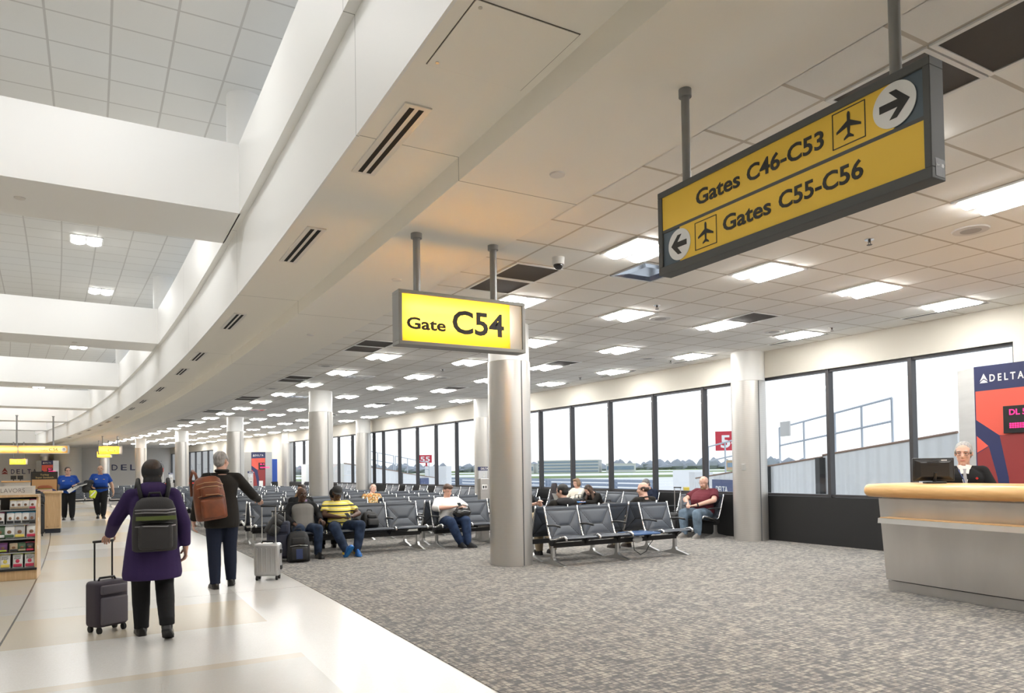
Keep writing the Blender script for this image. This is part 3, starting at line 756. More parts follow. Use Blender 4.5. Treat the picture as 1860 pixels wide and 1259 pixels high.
# ------------------------------------------------------------------ tandem sling benches
PITCH = .62
def sling_mesh(name, u, w, nx, ny, pathfn, seams, thick=.022):
    """padded sling: grid over (u across, v along path); seams are 2-D segments in (0..1,0..1) pressed in as grooves"""
    def dist(px, py, s_):
        ax, ay, bx_, by_ = s_; ax*=w; bx_*=w; L = pathfn.length
        ay*=L; by_*=L; X, Y = px*w, py*L
        dx, dy = bx_-ax, by_-ay; t = max(0,min(1,((X-ax)*dx+(Y-ay)*dy)/(dx*dx+dy*dy+1e-9)))
        return math.hypot(X-ax-t*dx, Y-ay-t*dy)
    m = MB(); F, B = [], []
    for j in range(ny+1):
        for i in range(nx+1):
            a, b = i/nx, j/ny
            d = min([dist(a,b,s_) for s_ in seams]+[a*w+.004,(1-a)*w+.004,b*pathfn.length+.004,(1-b)*pathfn.length+.004])
            puff = thick*(1-math.exp(-d/.022))
            p, n = pathfn(b)
            F.append((u-w/2+a*w, p[0]+n[0]*puff, p[1]+n[1]*puff)); B.append((u-w/2+a*w, p[0]-n[0]*puff*.8, p[1]-n[1]*puff*.8))
    q = lambda i, j: j*(nx+1)+i
    fs = []
    for j in range(ny):
        for i in range(nx): fs.append((q(i,j),q(i+1,j),q(i+1,j+1),q(i,j+1)))
    m.add(F, fs); m.add(B, [tuple(reversed(f)) for f in fs])
    for s_ in seams:
        L_ = Vector(((s_[2]-s_[0])*w, (s_[3]-s_[1])*pathfn.length, 0)).length; k = max(2, int(L_/.03)); pts = []
        for q_ in range(k+1):
            a, b = s_[0]+(s_[2]-s_[0])*q_/k, s_[1]+(s_[3]-s_[1])*q_/k; p, n = pathfn(min(1,max(0,b)))
            pts.append((u-w/2+a*w, p[0]+n[0]*.004, p[1]+n[1]*.004))
        m.tube(pts, .0062, 5, 1)
        m.tube([(x_, y_-2*0-pn_[0]*.008, z_-pn_[1]*.008) for (x_,y_,z_), pn_ in zip(pts, [pathfn(min(1,max(0,s_[1]+(s_[3]-s_[1])*q_/k)))[1] for q_ in range(k+1)])], .0048, 5, 1)
    nF = len(F); rim = [q(i,0) for i in range(nx+1)]+[q(nx,j) for j in range(1,ny+1)]+[q(i,ny) for i in range(nx-1,-1,-1)]+[q(0,j) for j in range(ny-1,0,-1)]
    for k in range(len(rim)):
        a, b = rim[k], rim[(k+1)%len(rim)]; m.f.append((a, a+nF, b+nF, b)); m.m.append(0)
    return m
class Path:
    def __init__(s, pts):
        s.p = pts; s.d = [0]
        for a, b in zip(pts, pts[1:]): s.d.append(s.d[-1]+math.hypot(b[0]-a[0], b[1]-a[1]))
        s.length = s.d[-1]
    def __call__(s, t):
        x = t*s.length
        for k in range(len(s.p)-1):
            if x <= s.d[k+1]+1e-9: break
        u = (x-s.d[k])/(s.d[k+1]-s.d[k]); a, b = s.p[k], s.p[k+1]
        q = (a[0]+(b[0]-a[0])*u, a[1]+(b[1]-a[1])*u)
        dx, dz = b[0]-a[0], b[1]-a[1]; L = math.hypot(dx,dz)
        return q, (-dz/L, dx/L)     # normal towards the sitter
BACK = Path([(.035,.375),(.060,.43),(.105,.56),(.150,.70),(.185,.80),(.195,.855)])
SEAT = Path([(-.385,.415),(-.33,.432),(-.20,.415),(-.08,.385),(.02,.372)])
B_SEAMS = [(0,0,.32,.42),(1,0,.68,.42),(.32,.42,.68,.42),(.32,.42,.04,.86),(.68,.42,.96,.86),(0,.90,1,.90),(0,.10,1,.10)]
S_SEAMS = [(0,.12,1,.12),(.04,.14,.32,.5),(.96,.14,.68,.5),(.32,.5,.68,.5),(.32,.5,0,1),(.68,.5,1,1)]
_proto = {}
def proto(key):
    if key in _proto: return _proto[key]
    if key == 'back':
        o = sling_mesh('backrest', 0, PITCH-.05, 22, 26, BACK, B_SEAMS).build('backrest', [M_vinyl,M_seam], None, smooth=50)
    elif key == 'seat':
        o = sling_mesh('seat', 0, PITCH-.05, 18, 18, SEAT, S_SEAMS).build('seat', [M_vinyl,M_seam], None, smooth=50)
    elif key == 'frame':
        # polished side frame: front nose, seat rail, upright
        m = MB(); pts = [(-.405,.392),(-.40,.425),(-.36,.445),(-.26,.43),(-.10,.385),(.00,.368),(.045,.39),(.075,.45),(.115,.56),(.16,.70),(.195,.81),(.205,.872)]
        m.tube([(0,y,z) for y, z in pts], [.014,.020,.022,.02,.018,.02,.02,.018,.016,.015,.015,.013], 8)
        o = m.build('side_frame', M_chrome, None, smooth=True)
    elif key == 'bracket':
        m = MB(); fn = lambda a,b,d: (d,a,b)
        m.prism([(-.13,.385),(.06,.355),(.06,.32),(.03,.285),(-.03,.285),(-.06,.33)], fn, -.018, .018)
        o = m.build('bracket', M_blackmet, None)
    elif key == 'arm':
        m = MB(); R_ = []
        for k in range(9):
            t = k/8; y = -.235+.33*t; wd = (.030 if t < .75 else .026)*(math.sin(PI*min(1,(t+.08)*3)/2) if t < .3 else 1); th = .016
            z = .585+.012*math.sin(PI*t)
            R_.append([(wd*math.cos(2*PI*q/12), y, z+th*math.sin(2*PI*q/12)) for q in range(12)])
        m.rings(R_); o = m.build('armrest', M_blackpl, None, smooth=True)
    elif key == 'leg':
        r = MB(); fn = lambda a,b,d: (d,a,b)
        r.prism([(-.33,.0),(-.33,.016),(-.30,.024),(-.06,.075),(-.032,.12),(-.028,.285),(.028,.285),(.032,.12),(.06,.075),(.28,.024),(.30,.016),(.30,0)], fn, -.024, .024)
        o = r.build('leg', M_steel2, None, bevel=.005)
    elif key == 'table':
        o = MB().rbox((0,-.16,.405), (PITCH-.05,.46,.028), .05).build('table_top', mat('blue laminate table', (.045,.10,.23), .3), None, smooth=40)
    C.objects.unlink(o)
    _proto[key] = o
    return o
def put(key, par, x):
    o = proto(key).copy(); C.objects.link(o); o.parent = par; o.location = (x,0,0)
    return o
def bench(slots, loc, rz, label, legs=None, group='tandem benches of grey sling seats', arms=None, outlet=False):
    t = thing('tandem_bench', label, 'bench', loc, rz, group)
    n = len(slots); L = n*PITCH
    MB().bx(.02,L-.02,-.03,.03,.255,.325).build('beam', M_blackmet, t)
    for k, c in enumerate(slots):
        x = (k+.5)*PITCH
        if c == 'S': put('back', t, x); put('seat', t, x)
        elif c == 'T': put('table', t, x)
    for k in range(n+1):
        a = slots[k-1] if k else ' '; b = slots[k] if k < n else ' '
        if 'S' in (a, b):
            x = min(max(k*PITCH, .016), L-.016)
            put('frame', t, x); put('bracket', t, x)
            if arms is None or k in arms: put('arm', t, x)
        elif 'T' in (a,b): put('bracket', t, k*PITCH)
    for x in (legs or ([.06, L-.06] if n < 4 else [.06, L/2, L-.06])): put('leg', t, x)
    if outlet:
        MB().ell(((1.55 if n > 3 else .9),-.13,.30),(.10,.03,.055)).build('power_outlet', M_white_pl, t, smooth=True)
        MB().tube([(1.46,-.13,.27),(1.47,-.14,.14),(1.58,-.16,.06),(1.70,-.15,.10),(1.80,-.12,.20),(1.93,-.10,.30)],.006,6).build('power_cord', M_rubber, t, smooth=True)
    return t
# the benches by the big column
bench('SSTS', (5.74,9.09,0), 0, 'bench of three empty seats and a blue table beside the big column', legs=[.03,1.24,2.44], outlet=True)
def facing_back(slots, X0, Y, label, **k):      # seats facing away from the viewer
    L = len(slots)*PITCH
    return bench(slots, (X0+L, Y, 0), PI, label, **k)
facing_back('SSSS', 5.74, 9.76, 'bench back to back with the empty front bench, two men on it')
bench('SSSS', (2.53,12.5,0), 0, 'bench with the man in grey vest and the man in striped polo')
facing_back('SSSS', 2.53, 13.16, 'bench right behind the two men, person in black cap on it')
bench('SSSS', (5.24,12.42,0), 0, 'bench where the woman in white holds a black handbag')
facing_back('SSTS', 5.24, 13.08, 'bench back to back with the woman in white')
k_names = ['double row just behind the grey vest man','second double row behind the grey vest man','third double row behind the grey vest man','fourth double row behind the grey vest man','fifth double row behind the grey vest man','sixth double row behind the grey vest man','seventh double row behind the grey vest man','eighth double row behind the grey vest man','ninth double row behind the grey vest man','tenth double row behind the grey vest man']
for k in range(10):
    Y = 14.75+2.2*k
    for blk, (s0, pat) in enumerate(((2.55,'SSSS'),(5.32,'SSSS'))):
        if blk == 1 and 18.2 < Y < 20.9: s0 = 6.02; pat = 'SSSS'
        if blk == 1 and 28.7 < Y < 31.0: s0 = 6.05
        if blk == 0 and k == 5: pat = 'SSTS'
        if blk == 1 and k > 8: continue
        a = ang(Y); q = P(s0, Y)
        bn = 'aisle block' if blk == 0 else 'window block'
        bench(pat, (q.x, q.y, 0), a, 'bench facing the viewer, %s, %s' % (bn, k_names[k]))
        L = len(pat)*PITCH; q2 = P(s0, Y+.66)
        bench(pat, (q2.x+L*math.cos(a), q2.y+L*math.sin(a), 0), a+PI, 'bench facing away, %s, %s' % (bn, k_names[k]))
# rows at the next gate
for k, (s0, Y, pat) in enumerate(((-.35,37.4,'SSS'),(1.75,36.6,'SSSS'),(4.5,36.4,'SSSS'),(.2,43.5,'SSSS'),(3.0,43.2,'SSSS'))):
    q = P(s0, Y)
    bench(pat, (q.x,q.y,0), ang(Y), ['short bench behind the two officers in blue shirts','far bench behind the second officer in blue','far bench beyond the brown backpack','bench before the far airline wall','farthest bench near the queue posts'][k])
# benches along the windows, facing the hall
def window_bench(slots, Ystart, label):
    # first slot has the smallest Y; local +x runs toward -Y, so place from the far end
    L = len(slots)*PITCH; Ye = Ystart+L; a = ang((Ystart+Ye)/2); q = P(10.72, Ye)
    return bench(slots[::-1], (q.x, q.y, 0), a-PI/2, label)
window_bench('SST', 10.56, 'window bench under the bearded man in maroon')
window_bench('SSSSTSSTSSS', 12.45, 'long window bench behind the white sweater woman')
window_bench('SSSSSTSTSTSS', 20.75, 'long window bench between the two window columns')
window_bench('SSSS', 31.2, 'window bench beyond the second window column')
window_bench('SSSSS', 34.4, 'window bench before the solid wall')

# ------------------------------------------------------------------ figures
class Fig(MB): pass
def fuse(mb, vox, it=3, fac=.5):
    me = mb.mesh('tmp'); o = bpy.data.objects.new('tmp', me); C.objects.link(o)
    bm = bmesh.new(); bm.from_mesh(me); bmesh.ops.recalc_face_normals(bm, faces=bm.faces); bm.to_mesh(me); bm.free()
    r = o.modifiers.new('r', 'REMESH'); r.mode = 'VOXEL'; r.voxel_size = vox
    if it:
        s = o.modifiers.new('s', 'SMOOTH'); s.factor = fac; s.iterations = it
    bpy.context.view_layer.update()
    ev = o.evaluated_get(bpy.context.evaluated_depsgraph_get())
    out = bpy.data.meshes.new_from_object(ev)
    bpy.data.objects.remove(o); bpy.data.meshes.remove(me)
    return out
def obj_from(me, name, mats, par):
    me.name = name; me.materials.clear()
    for m in (mats if isinstance(mats,(list,tuple)) else [mats]): me.materials.append(m)
    me.polygons.foreach_set('use_smooth', [True]*len(me.polygons))
    o = bpy.data.objects.new(name, me); C.objects.link(o); o.parent = par
    return o
V = Vector
SKIN = {k: mat('skin '+k, c, .5, spec=.35, bump=(90,.02)) for k, c in dict(fair=(.60,.36,.27), pink=(.66,.40,.31), tan=(.50,.30,.20), dark=(.085,.042,.026), brown=(.19,.098,.06)).items()}
M_lip = {k: mat('lips '+k, c, .45) for k, c in dict(fair=(.45,.18,.15), pink=(.50,.20,.17), tan=(.36,.16,.13), dark=(.075,.03,.025), brown=(.14,.06,.05)).items()}
M_eyew = mat('eye white', (.75,.73,.70), .25); M_iris = mat('dark iris', (.02,.014,.01), .15)
M_hair = {k: mat('hair '+k, c, .55, var=(60,.35,(1,1,.25)), bump=(160,.14)) for k, c in dict(grey=(.30,.29,.28), white=(.55,.53,.50), black=(.010,.009,.009), brown=(.085,.045,.026), dkbrown=(.035,.02,.014), light=(.25,.15,.085), ginger=(.24,.13,.07), blond=(.40,.24,.10), saltpepper=(.16,.155,.15)).items()}

def seated(fwd=0.0, slump=0.0, spread=.12, scale=1.0, lean=.0):
    """joints for a person sitting on a sling seat; facing -y, +x is the person's left"""
    s = scale; pz = .475; tilt = .20+slump
    J = dict(pelvis=V((0,.0-fwd,pz)))
    tl = .47*s
    J['neck'] = J['pelvis']+V((lean*tl, math.sin(tilt)*tl, math.cos(tilt)*tl))
    J['head'] = J['neck']+V((lean*.06, -.035, .135*s))
    for sg, n in ((1,'L'),(-1,'R')):
        J['hip'+n] = J['pelvis']+V((sg*.095,-.02,-.0))
        J['knee'+n] = V((sg*spread, -.46*s-fwd*.3, .50))
        J['ankle'+n] = V((sg*(spread-.005), -.43*s-fwd*.3, .095))
        J['toe'+n] = V((sg*(spread+.02), -.60*s-fwd*.3, .045))
        J['sho'+n] = J['neck']+V((sg*.185*s,.0,-.055))
        J['elb'+n] = J['sho'+n]+V((sg*.06,-.08,-.26*s))
        J['wri'+n] = V((sg*.05,-.26-fwd,.62))
        J['hd'+n] = V((-sg*.5,-.6,-.15))
    return J
def standing(h=1.75, stride=.0):
    k = h/1.75
    J = dict(pelvis=V((0,0,.94*k)), neck=V((0,.005,1.46*k)), head=V((0,-.02,1.615*k)))
    for sg, n in ((1,'L'),(-1,'R')):
        q = sg*stride
        J['hip'+n] = V((sg*.095*k,0,.92*k)); J['knee'+n] = V((sg*.10*k,-.03-q*.5,.50*k)); J['ankle'+n] = V((sg*.10*k,.02-q,.095))
        J['toe'+n] = V((sg*.125*k,-.155-q,.04))
        J['sho'+n] = V((sg*.185*k,.01,1.40*k)); J['elb'+n] = V((sg*.25*k,.04,1.13*k)); J['wri'+n] = V((sg*.26*k,-.04,.89*k)); J['hd'+n] = V((0,-.1,-1))
    return J
def torso_rings(J, e=0.0, w=1.0, d=1.0, belly=0.0, t0=-.10, t1=1.04, hem=None):
    p, n = J['pelvis'], J['neck']; ax = n-p
    r0 = (J['hipL']-J['hipR']).normalized(); r1 = (J['shoL']-J['shoR']).normalized()
    prof = [(-.14,.10,.08,0),(-.06,.150,.110,0),(.04,.168,.122,0),(.16,.165,.122,.2),(.30,.152,.115,.75),(.45,.150,.112,1.0),(.60,.160,.116,.7),(.74,.168,.118,.3),(.84,.155,.105,.05),(.91,.115,.085,0),(.97,.072,.066,0),(1.0,.060,.058,0),(1.06,.054,.054,0)]
    R_ = []
    for t, a, b, bl in prof:
        if t < t0 or t > t1: continue
        r = r0.lerp(r1, max(0,min(1,t))).normalized(); u = ax.normalized(); f = r.cross(u).normalized()
        c = p+ax*t+f*(belly*bl*.5)
        aa, bb = a*w+e, b*d+e+belly*bl*.5
        R_.append([c+r*(aa*math.copysign(abs(math.cos(x))**.85, math.cos(x)))+f*(bb*math.copysign(abs(math.sin(x))**.85, math.sin(x))) for x in [2*PI*k/24 for k in range(24)]])
    return R_
def head_axes(J, yaw=0.0, pit=0.0, rol=0.0):
    R_ = Euler((-pit, rol, yaw)).to_matrix() if False else (Matrix.Rotation(yaw,3,'Z')@Matrix.Rotation(pit,3,'X')@Matrix.Rotation(rol,3,'Y'))
    return R_@V((1,0,0)), R_@V((0,-1,0)), R_@V((0,0,1))
def hand(mb, w, d, a, n, curl=.5, sc=1.0, side=1):
    """fingers and thumb at wrist w; d along the hand, a across (to the thumb), n palm normal"""
    for i in range(4):
        b = w+d*(.088*sc)+a*((1.5-i)*.0195*sc)-n*.002
        L = (.070,.080,.074,.058)[i]*sc
        d1 = (d*math.cos(curl*.7)+n*math.sin(curl*.7)).normalized(); d2 = (d*math.cos(curl*1.7)+n*math.sin(curl*1.7)).normalized()
        p1 = b+d1*(L*.5); p2 = p1+d2*(L*.5)
        mb.tube([b-d*.02, b, p1, p2, p2+d2*.004],[.0085*sc,.0092*sc,.0085*sc,.0072*sc,.004*sc],7)
    b = w+d*(.03*sc)+a*(.032*sc)
    p1 = b+(d*.65+a*.6+n*.35).normalized()*(.036*sc); p2 = p1+(d*.8+a*.15+n*.5).normalized()*(.03*sc)
    mb.tube([b-a*.01, b, p1, p2, p2+(p2-p1)*.1],[.011*sc,.0115*sc,.0105*sc,.0085*sc,.004*sc],7)

def person(name_label, loc, rz, J, skin='fair', hair='brown', hairstyle='short', top=None, sleeve='long', bottom=None, shoes=None,
           hyaw=0.0, hpit=0.0, hrol=0.0, w=1.0, d=1.0, belly=0.0, limb=1.0, vox=.011, coat=None, curlL=.6, curlR=.6, extras=(), sc_head=1.0, legcut=None, eyes='open', topmats=None, vest=None, palms=None, sock=None):
    t = thing('person', name_label, 'person', loc, rz)
    sk = SKIN[skin]; J = {k: V(v) for k, v in J.items()}
    r, f, u = head_axes(J, hyaw, hpit, hrol); hc = J['head']; k = sc_head; ax = (r,f,u)
    body = Fig()
    # head
    body.ell(hc+u*(.038*k)-f*(.012*k), (.076*k,.096*k,.088*k), ax, 20, 14)
    body.ell(hc-u*(.035*k)+f*(.024*k), (.060*k,.068*k,.086*k), ax, 18, 12)
    body.ell(hc-u*(.100*k)+f*(.062*k), (.026*k,.024*k,.020*k), ax)
    body.rcone(hc+u*(.018*k)+f*(.084*k), .009*k, hc-u*(.022*k)+f*(.101*k), .0155*k)
    body.ell(hc+u*(.034*k)+f*(.070*k), (.050*k,.020*k,.013*k), ax)
    for sg in (-1,1):
        body.ell(hc+r*(sg*.076*k)-f*(.008*k)+u*(.004*k), (.011*k,.020*k,.031*k), ax)
        body.ell(hc+r*(sg*.036*k)-u*(.020*k)+f*(.066*k), (.024*k,.02*k,.022*k), ax)
    body.rcone(J['neck']-(J['head']-J['neck'])*.25, .062*(.6+.4*w), hc-u*.06-f*.012, .052*(.6+.4*w))
    body.rings(torso_rings(J, 0, w, d, belly))
    hands = Fig(); L_ = limb
    for n, sg, cu in (('L',1,curlL),('R',-1,curlR)):
        S, E, W_ = J['sho'+n], J['elb'+n], J['wri'+n]
        body.ell(S, (.056*L_,.054*L_,.055*L_)); body.rcone(S, .050*L_, J['neck']+(S-J['neck'])*.30-V((0,0,.022)), .040); body.rcone(S, .053*L_, E, .041*L_); body.rcone(E, .042*L_, W_+(E-W_)*.12, .028*L_)
        hd = J['hd'+n].normalized()
        if palms and n in palms: nn = V(palms[n])
        else: nn = V((-sg*.6,0,-.6)) if abs(hd.z) > .6 else V((0,0,-1))
        nn = (nn-hd*nn.dot(hd)).normalized(); a = hd.cross(nn).normalized()
        thumb = V((-sg,-.3,.3))
        if a.dot(thumb) < 0: a = -a
        body.rcone(W_+(E-W_)*.12, .028*L_, W_+hd*.02, .026); body.ell(W_+hd*.050, (.050,.041,.017), (hd,a,nn))
        hand(hands, W_, hd, a, nn, cu)
        H_, K, A_, T = J['hip'+n], J['knee'+n], J['ankle'+n], J['toe'+n]
        body.rcone(H_, .090*L_, K, .060*L_); body.rcone(K, .058*L_, K+(A_-K)*.35+V((0,.012,0)), .056*L_); body.rcone(K+(A_-K)*.35+V((0,.012,0)), .056*L_, A_, .038)
        body.rcone(A_+V((0,.02,-.045)), .030, T+(A_-T)*.12+V((0,0,-.008)), .020)
    me = fuse(body, vox, 2)
    bo = obj_from(me, 'body', [sk, M_eyew, M_iris, M_lip[skin], M_hair[hair]], t)
    # fingers, eyes, brows and lips joined to the body mesh
    add = Fig(); add.v += hands.v; add.f += hands.f; add.m += [0]*len(hands.f)
    for sg in (-1,1):
        e_ = hc+r*(sg*.031*k)+u*(.009*k)+f*(.0805*k)
        if eyes == 'open':
            add.ell(e_, (.0125*k,.0088*k,.0068*k), ax, 12, 8, 1); add.ell(e_+f*(.0060*k)-u*.0012, (.0056*k,.0040*k,.0056*k), ax, 10, 6, 2)
            add.ell(e_+u*(.0058*k)+f*.001, (.0150*k,.0098*k,.0046*k), ax, 12, 8, 0)
        else: add.ell(e_-u*.002, (.013*k,.009*k,.0025*k), ax, 10, 6, 4)
        add.ell(hc+r*(sg*.032*k)+u*(.034*k)+f*(.088*k), (.020*k,.007*k,.0045*k), ax, 10, 6, 4)
    add.ell(hc-u*(.062*k)+f*(.0855*k), (.024*k,.010*k,.0065*k), ax, 12, 6, 3)
    bm = bmesh.new(); bm.from_mesh(me)
    vs = [bm.verts.new(v) for v in add.v]
    for fc, mi in zip(add.f, add.m):
        try: q = bm.faces.new([vs[i] for i in fc]); q.material_index = mi; q.smooth = True
        except ValueError: pass
    bm.to_mesh(me); bm.free()
    cv = vox
    # trousers
    if bottom:
        m = Fig(); m.rings(torso_rings(J, .014, w, d, belly*.5, -.15, .24))
        for n in 'LR':
            H_, K, A_ = J['hip'+n], J['knee'+n], J['ankle'+n]; e_ = .017
            m.rcone(H_, .092*L_+e_, K, .062*L_+e_); m.rcone(K, .062*L_+e_, K+(A_-K)*.5, .058*L_+e_)
            m.tube([K+(A_-K)*.45, K+(A_-K)*.8, A_+V((0,.0,.01)), A_+V((0,.004,-.025))], [.057*L_+e_, .05*L_+e_, .046+e_, .047+e_], 14)
        obj_from(fuse(m, cv, 3), 'trousers', bottom, t)
    if shoes:
        for n in 'LR':
            A_, T = J['ankle'+n], J['toe'+n]; hz = A_+V((0,0,-.05)); dd = (T-hz); L = dd.length; dd.normalize()
            upv = V((0,0,1)); upv = (upv-dd*upv.dot(dd)).normalized(); sd = dd.cross(upv)
            heel = hz-dd*.065
            m = MB(); R_ = []
            for tt, wd, hh in ((0,.026,.050),(.07,.038,.075),(.28,.043,.088),(.48,.045,.076),(.70,.050,.056),(.87,.045,.044),(.97,.029,.030),(1,.012,.014)):
                c = heel+dd*(tt*(L+.105))
                base = -upv*.032
                R_.append([c+base+sd*(wd*math.cos(x))+upv*(max(0,math.sin(x))*hh*1.35) for x in [2*PI*q/14 for q in range(14)]])
            m.rings(R_)
            m.rcone(A_+V((0,.012,-.045)), .046, A_+V((0,0,.005)), .048, 12)
            o = m.build('shoe', shoes[0], t, smooth=50)
            m = MB(); R2 = []
            for tt, wd in ((0,.024),(.08,.036),(.28,.040),(.5,.042),(.72,.048),(.88,.044),(.97,.028),(1,.012)):
                c = heel+dd*(tt*(L+.105)); b_ = -upv*.030
                R2.append([c+b_+sd*wd, c+b_-sd*wd, c+b_-upv*.016-sd*wd, c+b_-upv*.016+sd*wd])
            m.rings(R2); m.build('sole', shoes[1] if len(shoes) > 1 else M_rubber, o)
    if top:
        m = Fig(); e_ = .016
        m.rings(torso_rings(J, e_, w, d, belly, -.15 if coat is None else -.06, .98))
        if coat:
            p = J['pelvis']; r0 = (J['hipL']-J['hipR']).normalized(); R_ = []
            for dz, a, b in coat:
                c = p+V((0,.0,dz)); R_.append([c+r0*(a*math.cos(x))+V((0,0,1)).cross(r0)*(b*math.sin(x)) for x in [2*PI*q/24 for q in range(24)]])
            m.rings(R_)
        for n in 'LR':
            S, E, W_ = J['sho'+n], J['elb'+n], J['wri'+n]
            m.ell(S, (.058*L_+e_*.8,.056*L_+e_*.8,.056*L_+e_*.6)); nk = J['neck']
            m.rcone(S, .052*L_+e_, nk+(S-nk)*.30-V((0,0,.020)), .040+e_)
            if sleeve == 'long':
                m.rcone(S, .054*L_+e_, E, .044*L_+e_); m.tube([E+(S-E)*.1, E, E+(W_-E)*.6, E+(W_-E)*.93, E+(W_-E)*.97], [.043*L_+e_,.045*L_+e_,.036*L_+e_,.031*L_+e_,.028*L_+e_], 14)
            elif sleeve == 'short':
                m.tube([S, S+(E-S)*.5, S+(E-S)*.72], [.053*L_+e_,.053*L_+e_*1.2,.054*L_+e_*1.3], 14)
            elif sleeve == 'elbow':
                m.tube([S, E, E+(W_-E)*.25], [.058*L_+e_,.052*L_+e_,.050*L_+e_*1.2], 14)
        ob_ = obj_from(fuse(m, cv, 5), 'coat' if coat else 'shirt', topmats or top, t)
        nk = J['neck']; ax_ = (J['head']-nk).normalized(); rr_ = (J['shoL']-J['shoR']).normalized(); ff_ = rr_.cross(ax_)
        MB().tube([nk-ax_*.004+rr_*(.068*(.6+.4*w)*math.cos(a))+ff_*(.066*(.6+.4*w)*math.sin(a)) for a in [2*PI*q/18 for q in range(18)]], .011, 8, closed=True).build('neckband', top, ob_, smooth=True)
    if vest:
        m = Fig(); m.rings(torso_rings(J, .024, w, d, belly, -.10, .93))
        for n in 'LR':
            S = J['sho'+n]; nk = J['neck']; m.rcone(nk+(S-nk)*.75-V((0,0,.012)), .058, nk+(S-nk)*.4-V((0,0,.03)), .062)
        obj_from(fuse(m, cv, 3), 'vest', vest, t)
    # hair
    hm = M_hair[hair]
    if hairstyle not in (None, 'none'):
        m = Fig()
        if hairstyle in ('short','long','bob','crop'):
            m.ell(hc+u*(.052*k)-f*(.024*k), (.081*k,.098*k,.085*k), ax, 20, 12)
            m.ell(hc+u*(.0*k)-f*(.048*k), (.074*k,.064*k,.074*k), ax, 18, 10)
            if hairstyle == 'short':
                for sg in (-1,1): m.ell(hc+r*(sg*.066*k)+u*(.030*k)+f*(.016*k), (.018*k,.03*k,.034*k), ax)
        if hairstyle == 'fringe':     # bald crown, hair round the sides
            m.ell(hc+u*(.004*k)-f*(.042*k), (.082*k,.070*k,.056*k), ax, 20, 10)
            for sg in (-1,1): m.ell(hc+r*(sg*.064*k)+u*(.022*k)-f*(.012*k), (.021*k,.052*k,.036*k), ax)
        if hairstyle == 'crop':
            m.ell(hc+u*(.100*k)+f*(.030*k)+r*.012, (.066*k,.066*k,.040*k), ax)
        if hairstyle == 'bob':
            for sg in (-1,1):
                m.ell(hc+r*(sg*.070*k)-u*(.01*k)-f*(.005*k), (.030*k,.060*k,.080*k), ax)
            m.ell(hc-f*(.06*k)-u*(.015*k), (.082*k,.052*k,.082*k), ax); m.ell(hc+u*(.112*k)+f*(.035*k), (.062*k,.050*k,.028*k), ax)
        if hairstyle == 'long':
            for sg in (-1,1):
                a_ = hc+r*(sg*.068*k)+u*.03-f*.01; b_ = J['neck']+r*(sg*.095)+f*.045-V((0,0,.06))
                m.rcone(a_, .030, hc+r*(sg*.085)-u*.09, .036); m.rcone(hc+r*(sg*.085)-u*.09, .036, b_, .034); m.rcone(b_, .034, b_+V((0,0,-.13))+f*.03, .014)
            m.ell(hc-f*(.065*k)-u*(.06*k), (.088*k,.05*k,.12*k), ax); m.ell(hc+u*(.112*k)+f*(.03*k), (.062*k,.05*k,.028*k), ax)
        if m.v: obj_from(fuse(m, .008, 2), 'hair', hm, t)
    return t, (hc, r, f, u, J)
def glasses(t, H, mt=None):
    hc, r, f, u, J = H; m = MB()
    for sg in (-1,1):
        c = hc+r*(sg*.033)+u*.008+f*.098
        m.tube([c+r*(.025*math.copysign(abs(math.cos(a))**.6,math.cos(a)))+u*(.0145*math.copysign(abs(math.sin(a))**.6,math.sin(a))-.004) for a in [2*PI*k/20 for k in range(20)]], .0018, 5, closed=True)
        m.tube([c+r*(sg*.024)+u*.004, hc+r*(sg*.082)+u*.012+f*.01], .0022, 5)
    m.tube([hc-r*.010+u*.012+f*.1, hc+r*.010+u*.012+f*.1], .002, 5)
    m.build('glasses', mt or M_blackpl, t)
def local(t, mb, name, mt, smooth=True): return mb.build(name, mt, t, smooth=smooth)
# ------------------------------------------------------------------ clothing materials
F_ = lambda n, c, r=.85, **k: mat(n, c, r, spec=.25, bump=k.get('bump',(45,.12)), var=k.get('var'))
blackcloth = F_('black cloth', (.012,.012,.013)); charcoal = F_('charcoal cloth', (.035,.034,.036)); denim = F_('dark blue denim', (.022,.036,.070), bump=(200,.1), var=(9,.45))
faded = F_('faded blue denim', (.13,.18,.235), bump=(200,.1), var=(8,.35)); indigo = F_('indigo denim', (.026,.046,.10), bump=(200,.1), var=(9,.4))
tsa = F_('royal blue uniform cloth', (.012,.058,.30)); navycl = F_('dark navy cloth', (.012,.017,.035)); maroon = F_('maroon cotton', (.135,.026,.036)); whitecl = F_('white knit', (.78,.77,.75)); cream = F_('cream knit', (.72,.67,.58), bump=(90,.4))
greyvest = F_('grey wool vest', (.20,.19,.175), bump=(160,.2)); purple = F_('dark purple quilted cloth', (.040,.022,.085)); blackcoat = F_('black wool coat', (.016,.014,.012))
floral = mat('orange patterned cloth', (.5,.3,.12), .8); _t = NT(floral); _tc = _t.N.new('ShaderNodeTexCoord'); _v = _t.N.new('ShaderNodeTexVoronoi'); _v.inputs['Scale'].default_value = 38; _t.L.new(_tc.outputs['Object'], _v.inputs['Vector'])
_s = _t.N.new('ShaderNodeSeparateColor'); _t.L.new(_v.outputs['Color'], _s.inputs[0]); _t.L.new(_t.ramp(_s.outputs[0], [(0,(.55,.22,.06)),(.35,(.20,.14,.05)),(.6,(.60,.40,.14)),(.85,(.62,.55,.42))], True), _t.N['Principled BSDF'].inputs['Base Color'])
stripe = mat('yellow and navy striped cotton', (.7,.6,.1), .8, spec=.2); _t = NT(stripe); _tc = _t.N.new('ShaderNodeTexCoord'); _sp = _t.N.new('ShaderNodeSeparateXYZ'); _t.L.new(_tc.outputs['Object'], _sp.inputs[0])
